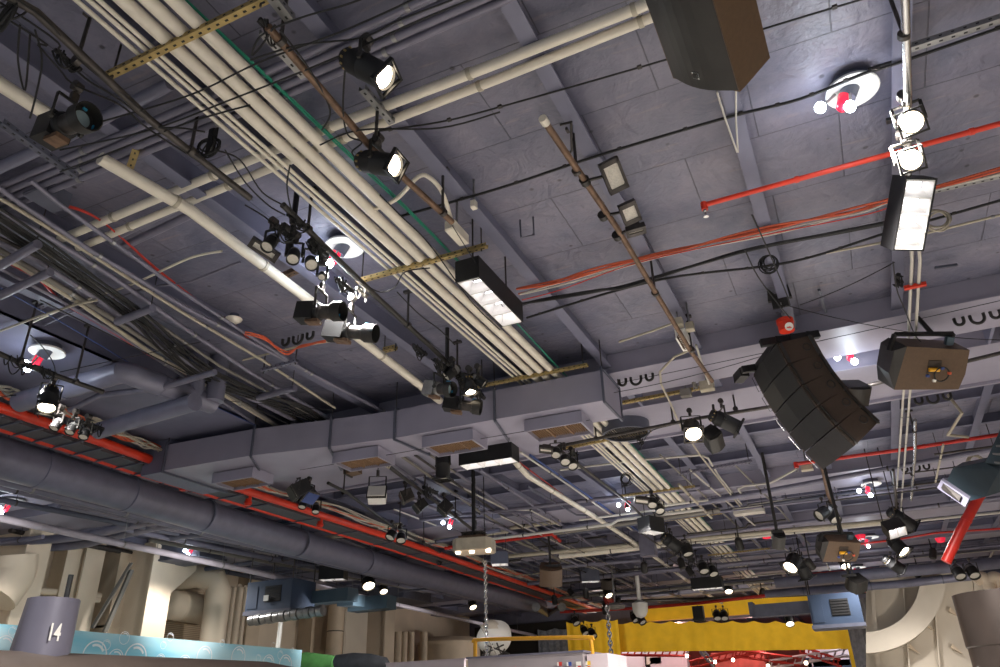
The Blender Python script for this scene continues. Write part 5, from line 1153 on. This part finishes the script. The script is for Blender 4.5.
rib(318, .3, XW, -18.8, 'beige wall column left of the standing white post', 'beige2')
MB().span((XW, lw(112,600,-18.4).y, 0), (-18.4, lw(140,600,-18.4).y, 5.9)).span((XW, lw(112,600,-18.4).y, 3.9), (-18.35, lw(140,600,-18.4).y, 3.96)).build('wall_cabinet', 'beige2', None, None, 'deep beige casing left of the widest wall column', 'casing')
for a_, b_, l in (((131,563),(92,628),'left long diagonal brace against the beige wall'),((131,570),(104,632),'right long diagonal brace against the beige wall')):
    p, q = lw(*a_, -17.7), lw(*b_, -18.2); MB().bar(p, q, .08, .07).bar(p+V((.05,0,0)), q+V((.05,0,0)), .12, .02).build('diagonal_brace', 'cabgrey', None, p, l, 'brace', 'diagonal braces')
for a_, b_, r, l in (((30,590),(110,597),.09,'upper beige pipe running along the left wall'),((90,600),(165,605),.07,'thin beige pipe along the wall behind braces'),((0,607),(40,610),.1,'lowest beige pipe at the left edge of the wall')):
    pipe('pipe', l, 'pipe', [lw(*a_, -18.9), lw(*b_, -18.9)], r, 'beige', 'small beige wall pipes', n=10)
pipe('pipe', 'curved beige duct at the far left edge of the wall', 'pipe', [lw(-6,598,-18), lw(4,585,-18), lw(12,572,-18), lw(14,556,-18)], .5, 'beige', n=18, curve=True)
pipe('pipe', 'large horizontal beige pipe between wide column and elbow', 'pipe', [lw(160,603,-18.6), lw(212,611,-18.6)], .42, 'beige', n=24, clamps=1.2, cm='beige')
pipe('pipe', 'large vertical beige pipe with elbow top at left wall', 'pipe', [lw(206,578,-17.6)+V((-1.2,0,.1)), lw(211,577,-17.6)+V((-.5,0,.1)), lw(216,580,-17.6), lw(218,590,-17.6), V((lw(218,600,-17.6).x, lw(218,600,-17.6).y, 3)), V((lw(218,600,-17.6).x, lw(218,600,-17.6).y, 0))], .36, 'beige', n=24)
for k in range(4):
    p = lw(172+k*2, 574+k*6, -18.9); pipe('pipe', ['top','second','third','lowest'][k]+' small beige pipe above the large horizontal pipe', 'pipe', [p, lw(206, 580+k*5, -18.9)], .1, 'beige2', 'small pipes over the large horizontal pipe')
for k, px in enumerate((229, 234, 240, 246)):
    p = lw(px, 588, -18.3); pipe('pipe', ['first','second','third','fourth'][k]+' thin vertical beige pipe right of the elbow pipe', 'pipe', [p+V((-.8,0,0)), p, V((p.x,p.y,0))], .09 if k != 2 else .13, 'beige', 'thin vertical beige wall pipes', clamps=1.3, cm='beige')
y0, y1 = lw(165,630,-19.3).y, lw(206,630,-19.3).y
MB().span((-19.45,y0,.0), (-19.25,y1,lw(185,615,-19.3).z)).build('roller_shutter', 'shutter', None, None, 'ribbed beige shutter below the large horizontal pipe', 'shutter')
# further wall: box, pipes, tank
c = lw(352,635,-18.2); t = MB().box(c, (.35,1.5,1.75)).build('wall_box', 'offwhite', None, c, 'tall pale electrical cabinet on the far left wall', 'electrical box'); MB().box(c+V((.18,0,-.0)), (.02,1.35,1.6)).build('door', 'offwhite', t)
pipe('pipe', 'tall beige pipe left of the pale electrical cabinet', 'pipe', [lw(337,604,-18), V((lw(337,604,-18).x, lw(337,604,-18).y, 0))], .3, 'beige2', clamps=1.6, cm='darksteel')
for k, px in enumerate((398, 404, 411, 424)):
    p = lw(px, 632, -17.9); pipe('pipe', ['first','second','third','fourth'][k]+' thin beige pipe right of the far column', 'pipe', [p, V((p.x,p.y,0))], .16, 'beige2', 'thin far beige pipes')
p = lw(449, 636, -17.5); MB().lathe([(.001,0),(1.4,0),(1.4,p.z-.4),(1.45,p.z-.4),(1.45,p.z-.3),(1.2,p.z-.1),(.001,p.z)], V((p.x,p.y,0)), (0,0,1), 28).build('storage_tank', 'beige2', None, V((p.x,p.y,0)), 'round beige tank at the far end of the left wall', 'tank')
pipe('standing_post', 'thin white post standing in front of left wall', 'post', [lw(282,610,-15), V((lw(282,610,-15).x-.1, lw(282,610,-15).y, 0))], .06, 'white', clamps=1, cm='white')
MB().box(atX(8,623,-19.3)+V((.3,6.5,.2)), (.1,.8,.5)).build('window_opening', 'brown', None, None, 'dark opening under the silver flexible duct', 'opening') if False else None

# ================================================================ TEAL BUBBLE BANNER, SUBMARINE
zt_ = 3.2; pL, pR = at(-15,622.5,zt_), at(302,650,zt_)
b = MB(); b.prism([pL, pR, V((pR.x,pR.y,.6)), V((pL.x,pL.y,.6))], (-.12,0,0)); ban = b.build('bubble_banner', 'water', None, pL, 'long light blue banner wall printed with bubbles', 'banner')
dirb = (pR-pL).normalized(); nb = V((dirb.y,-dirb.x,0)).normalized()
if nb.x < 0: nb = -nb
mat('bubble', (245,252,255), .3, 0, 0); mat('bubble2', (120,196,220), .3, 0, 0)
def on_banner(px, py):
    d = ray(px, py); tt_ = (pL-EYE).dot(nb)/d.dot(nb); return EYE+d*tt_+nb*.012
for px, py, R in ((12,631,.12),(4,646,.28),(106,645,.16),(94,656,.45),(124,638,.2),(115,659,.3),(135,658,.45),(170,637,.14),(163,645,.13),(160,660,.2),(204,657,.38),(184,664,.3),(222,643,.13),(238,657,.38),(258,658,.14),(280,655,.17),(273,645,.11),(292,650,.1),(268,664,.35),(285,665,.4)):
    c = on_banner(px, py); ring = MB(); R *= .62
    x_, y_, z_ = basis(nb)
    N_ = 28
    for r0, r1 in ((R, R*.9),):
        vs = [c+(x_*math.cos(a)+y_*math.sin(a))*r0 for a in [2*math.pi*k/N_ for k in range(N_)]]+[c+(x_*math.cos(a)+y_*math.sin(a))*r1 for a in [2*math.pi*k/N_ for k in range(N_)]]
        ring.add(vs, [(k,(k+1)%N_,N_+(k+1)%N_,N_+k) for k in range(N_)])
    ring.add([c+(x_*math.cos(a)+y_*math.sin(a))*R*.78 for a in [math.pi*(.15+.5*k/10) for k in range(11)]]+[c+(x_*math.cos(a)+y_*math.sin(a))*R*.62 for a in [math.pi*(.65-.5*k/10) for k in range(11)]], [tuple(range(22))])
    if R > .3: ring.box(c+nb*.002, (R*1.0,.002,R*.12), (dirb,nb,zz))
    ring.build('bubble_print', 'bubble', ban)
# submarine sail and hull
sa, sb = at(32,597,2.95), at(79,602,2.95)
sd = sa-sb; yaw = math.atan2(sb.y-sa.y, sb.x-sa.x); mid = (sa+sb)/2; Ls = (sb-sa).length*1.02
t = thing('submarine', V((mid.x,mid.y,.3)), 'slate blue submarine tower with white 14 above its hull', 'submarine')
x_ = V((math.cos(yaw), math.sin(yaw), 0)); y_ = V((-x_.y, x_.x, 0))
outl = [(-.5,0),(-.46,.12),(-.3,.22),(0,.27),(.25,.22),(.42,.1),(.5,0),(.42,-.1),(.25,-.22),(0,-.27),(-.3,-.22),(-.46,-.12)]
b = MB(); lo_, hi_ = [mid+x_*a*Ls*1.12-x_*.03+y_*q*1.1+V((0,0,atX(50,657,mid.x).z-mid.z-.03)) for a, q in outl], [mid+x_*a*Ls+y_*q for a, q in outl]
n = len(outl); b.add(lo_+hi_, [(i,(i+1)%n,n+(i+1)%n,n+i) for i in range(n)], True).add(hi_, [tuple(range(n))]); b.build('sail', 'submarine', t)
m0 = mid+x_*.12; MB().tube([m0, m0+V((0,0,.3))], .032, 10).build('mast', 'black', t)
hA, hB = at(-120,651,2.33), at(300,667,2.33); hd = (hB-hA).normalized(); ztop_ = atX(50,657,mid.x).z; hc = V((mid.x, mid.y, ztop_-.7))+hd*1.2
LL = (hB-hA).length
MB().lathe([(.01,-LL*.75),(.4,-LL*.7),(.65,-LL*.6),(.75,-LL*.4),(.75,LL*.35),(.66,LL*.5),(.4,LL*.62),(.01,LL*.66)], hc, hd, 36).build('hull', 'brownmetal', t)
# number 14
def text(s, size, c, right, upv, nrm, m, parent, name, shear=0, ext=.0015):
    cu = bpy.data.curves.new(name, 'FONT'); cu.body = s; cu.size = size; cu.extrude = ext; cu.align_x = 'CENTER'; cu.align_y = 'CENTER'; cu.offset = size*.02
    tmp = bpy.data.objects.new(name, cu); me = bpy.data.meshes.new_from_object(tmp); bpy.data.objects.remove(tmp)
    M = Matrix((right, upv, nrm)).transposed()
    b = MB(); b.add([V(c)+M@V((v.co.x*.62, v.co.y, v.co.z)) for v in me.vertices], [tuple(p.vertices) for p in me.polygons]); return b.build(name, m, parent)
fn = -y_ if (-y_).dot(EYE-mid) > 0 else y_
ray_ = ray(54,633); p0 = mid + fn*.285
tt_ = (p0-EYE).dot(fn)/ray_.dot(fn); tc_ = EYE+ray_*tt_
text('14', .26, tc_+fn*.006, x_ if fn.dot(-y_) > 0 else -x_, zz, fn, 'white', t, 'number')
# ================================================================ OTHER BOTTOM-EDGE THINGS
c = atY(318,668,18); b = MB().lathe([(.01,-.9),(.3,-.8),(.42,0),(.3,.8),(.01,.9)], c+V((-.4,0,.0)), (1,.3,0), 18); b.build('covered_craft', 'canvasgreen', None, c, 'green rounded object peeking over the bottom edge', 'craft')
c = atY(342,668,17.8); b = MB().lathe([(.01,-.8),(.16,-.7),(.22,-.2),(.2,.3),(.12,.75),(.01,.85)], c+V((.55,0,.12)), (1,.1,-.06), 18); b.build('canopy_cover', 'canvasdark', None, c, 'dark grey rounded cover right of the green object', 'cover')
c = atY(425,676,16); MB().box(c, (2.0,.1,.6)).box(c+V((0,.02,.3)), (2.04,.14,.03)).build('info_panel', 'signwhite', None, c, 'pale pink information panel at the bottom edge', 'panel')
# grey case with flags, yellow railing
g1, g2 = atY(468,659,13), atY(600,657,13)
t = thing('display_case', V((g1.x,13,0)), 'grey exhibit box with small coloured flags at bottom', 'exhibit')
MB().span((g1.x,13,0), (g2.x-.3,14.2,g1.z)).build('case', 'casegrey', t); MB().span((g1.x-.03,12.97,g1.z), (g2.x-.27,14.23,g1.z+.03)).build('lid', 'greypipe', t)
MB().span((g2.x-.26,13.1,0), (g2.x+.1,14.2,g1.z-.03)).build('side_block', 'signwhite', t)
for i, (px, py, m) in enumerate(((559.5,664,'fl_red'),(569,664,'fl_blue'),(578.5,663.5,'white'),(588,663,'fl_yel'),(559.5,669,'fl_blue'),(569,669,'fl_red'),(578.5,668,'fl_red'),(588,668,'fl_org'))):
    c = atY(px, py, 12.98); f = MB().box(c, (.085,.01,.06)).build('flag', m, t); MB().box(c-V((.025,.006,0)), (.03,.004,.06)).build('flag_stripe', 'white', f)
r1, r2 = atY(475,640,13.4), atY(591,637,13.4); dz = V((0,0,-1.0))
pts = [r1+dz, r1+V((0,0,-.12)), r1+V((.03,0,-.04)), r1+V((.12,0,0)), r2+V((-.12,0,0)), r2+V((-.03,0,-.04)), r2+V((0,0,-.12)), r2+dz]
pipe('safety_railing', 'yellow tubular railing over the grey exhibit box', 'railing', smooth(pts,4), .035, 'yellow2', n=14)
c = atY(497,643,20); t = thing('spherical_antenna', c, 'white round dish with dark lattice behind the yellow railing', 'antenna')
MB().lathe([(.01,-.05),(.3,0),(.45,.12),(.5,.3),(.47,.32),(.4,.15),(.01,.05)], c, cv(-.3,.2,-1), 24).build('dish', 'white', t)
b = MB()
for i in range(14):
    a = i*.9; b.tube([c+V((.4*math.cos(a),-.1,.3*math.sin(a)-.3)), c+V((.35*math.cos(a+2.2),-.2,.3*math.sin(a+2.2)-.3))], .02, 5)
b.build('lattice', 'darksteel', t)
MB().box(c-V((0,0,1.3)), (.2,.2,1.9)).build('stand', 'darksteel', t)
MB().lathe([(.001,.26),(.15,.24),(.28,.12),(.3,0),(.001,0)], c+V((-.15,0,.35)), (0,0,1), 16).build('cap', 'offwhite', t)

def fill_spot(name, p, q, e, size, color=(1,.9,.76), soft=.12):  # spot light without any fixture, added to brighten a surface
    p, q = V(p), V(q); ld = bpy.data.lights.new(name, 'SPOT'); ld.energy = e; ld.spot_size = size; ld.spot_blend = .7; ld.color = color; ld.shadow_soft_size = soft
    o = bpy.data.objects.new(name, ld); col.objects.link(o); o.matrix_world = Matrix.Translation(p) @ (p-q).to_track_quat('Z','Y').to_matrix().to_4x4()
for x in (-11.5, -8, -4.5, -1.5): fill_spot('curtain_fill', (x, 31.2, 4.2), (x, 36, 4.4), 165, 1.7)  # added unseen spots that brighten the yellow curtain
for y in (8, 13, 18, 24, 31): fill_spot('wall_fill', (-11.5, y, 3.9), (-19.5, y+.5, 3.9), 230 if y < 20 else 200, 1.3, (1,.95,.92))  # row of extra spots, no fittings, lifting the beige left wall
fill_spot('bulkhead_fill', (3.0, 24, 2.6), (2.4, 29, 3.4), 170, 1.1, (1,.93,.85))  # fixtureless spot put in to brighten the right bulkhead
fill_spot('banner_fill', (-8.5, 10, 4.0), (-13.6, 13, 2.0), 90, 1.6, (.9,.97,1)); fill_spot('banner_fill', (-8.5, 6, 4.0), (-13.6, 9.5, 2.0), 80, 1.6, (.9,.97,1))  # two added fill spots that lighten the bubble banner
for x, cc_ in ((-13,(1,.85,.8)),(-9,(1,.6,.55)),(-5,(1,.6,.55)),(-1,(.9,.95,1))):
    ld = bpy.data.lights.new('exhibit_fill', 'POINT'); ld.energy = 170; ld.color = cc_; ld.shadow_soft_size = .2; o = bpy.data.objects.new('exhibit_fill', ld); col.objects.link(o); o.location = (x, 41, 4.6)  # bare point lights added to brighten the room beyond the curtain
# ================================================================ LIGHT, WORLD, CAMERA
w = bpy.data.worlds.new('hall_air'); sc.world = w; w.use_nodes = True
w.node_tree.nodes['Background'].inputs[0].default_value = (.9,.94,1,1); w.node_tree.nodes['Background'].inputs[1].default_value = .27
cam = bpy.data.cameras.new('camera'); cam.sensor_width = 36; cam.lens = F/1000*36; cam.clip_start = .05; cam.clip_end = 200
co = bpy.data.objects.new('camera', cam); col.objects.link(co); sc.camera = co
M = CW.to_4x4(); M.translation = EYE; co.matrix_world = M
sc.view_settings.view_transform = 'Standard'; sc.view_settings.look = 'None'; sc.view_settings.gamma = 1; sc.view_settings.use_curve_mapping = False
sc.view_settings.exposure = 0.42
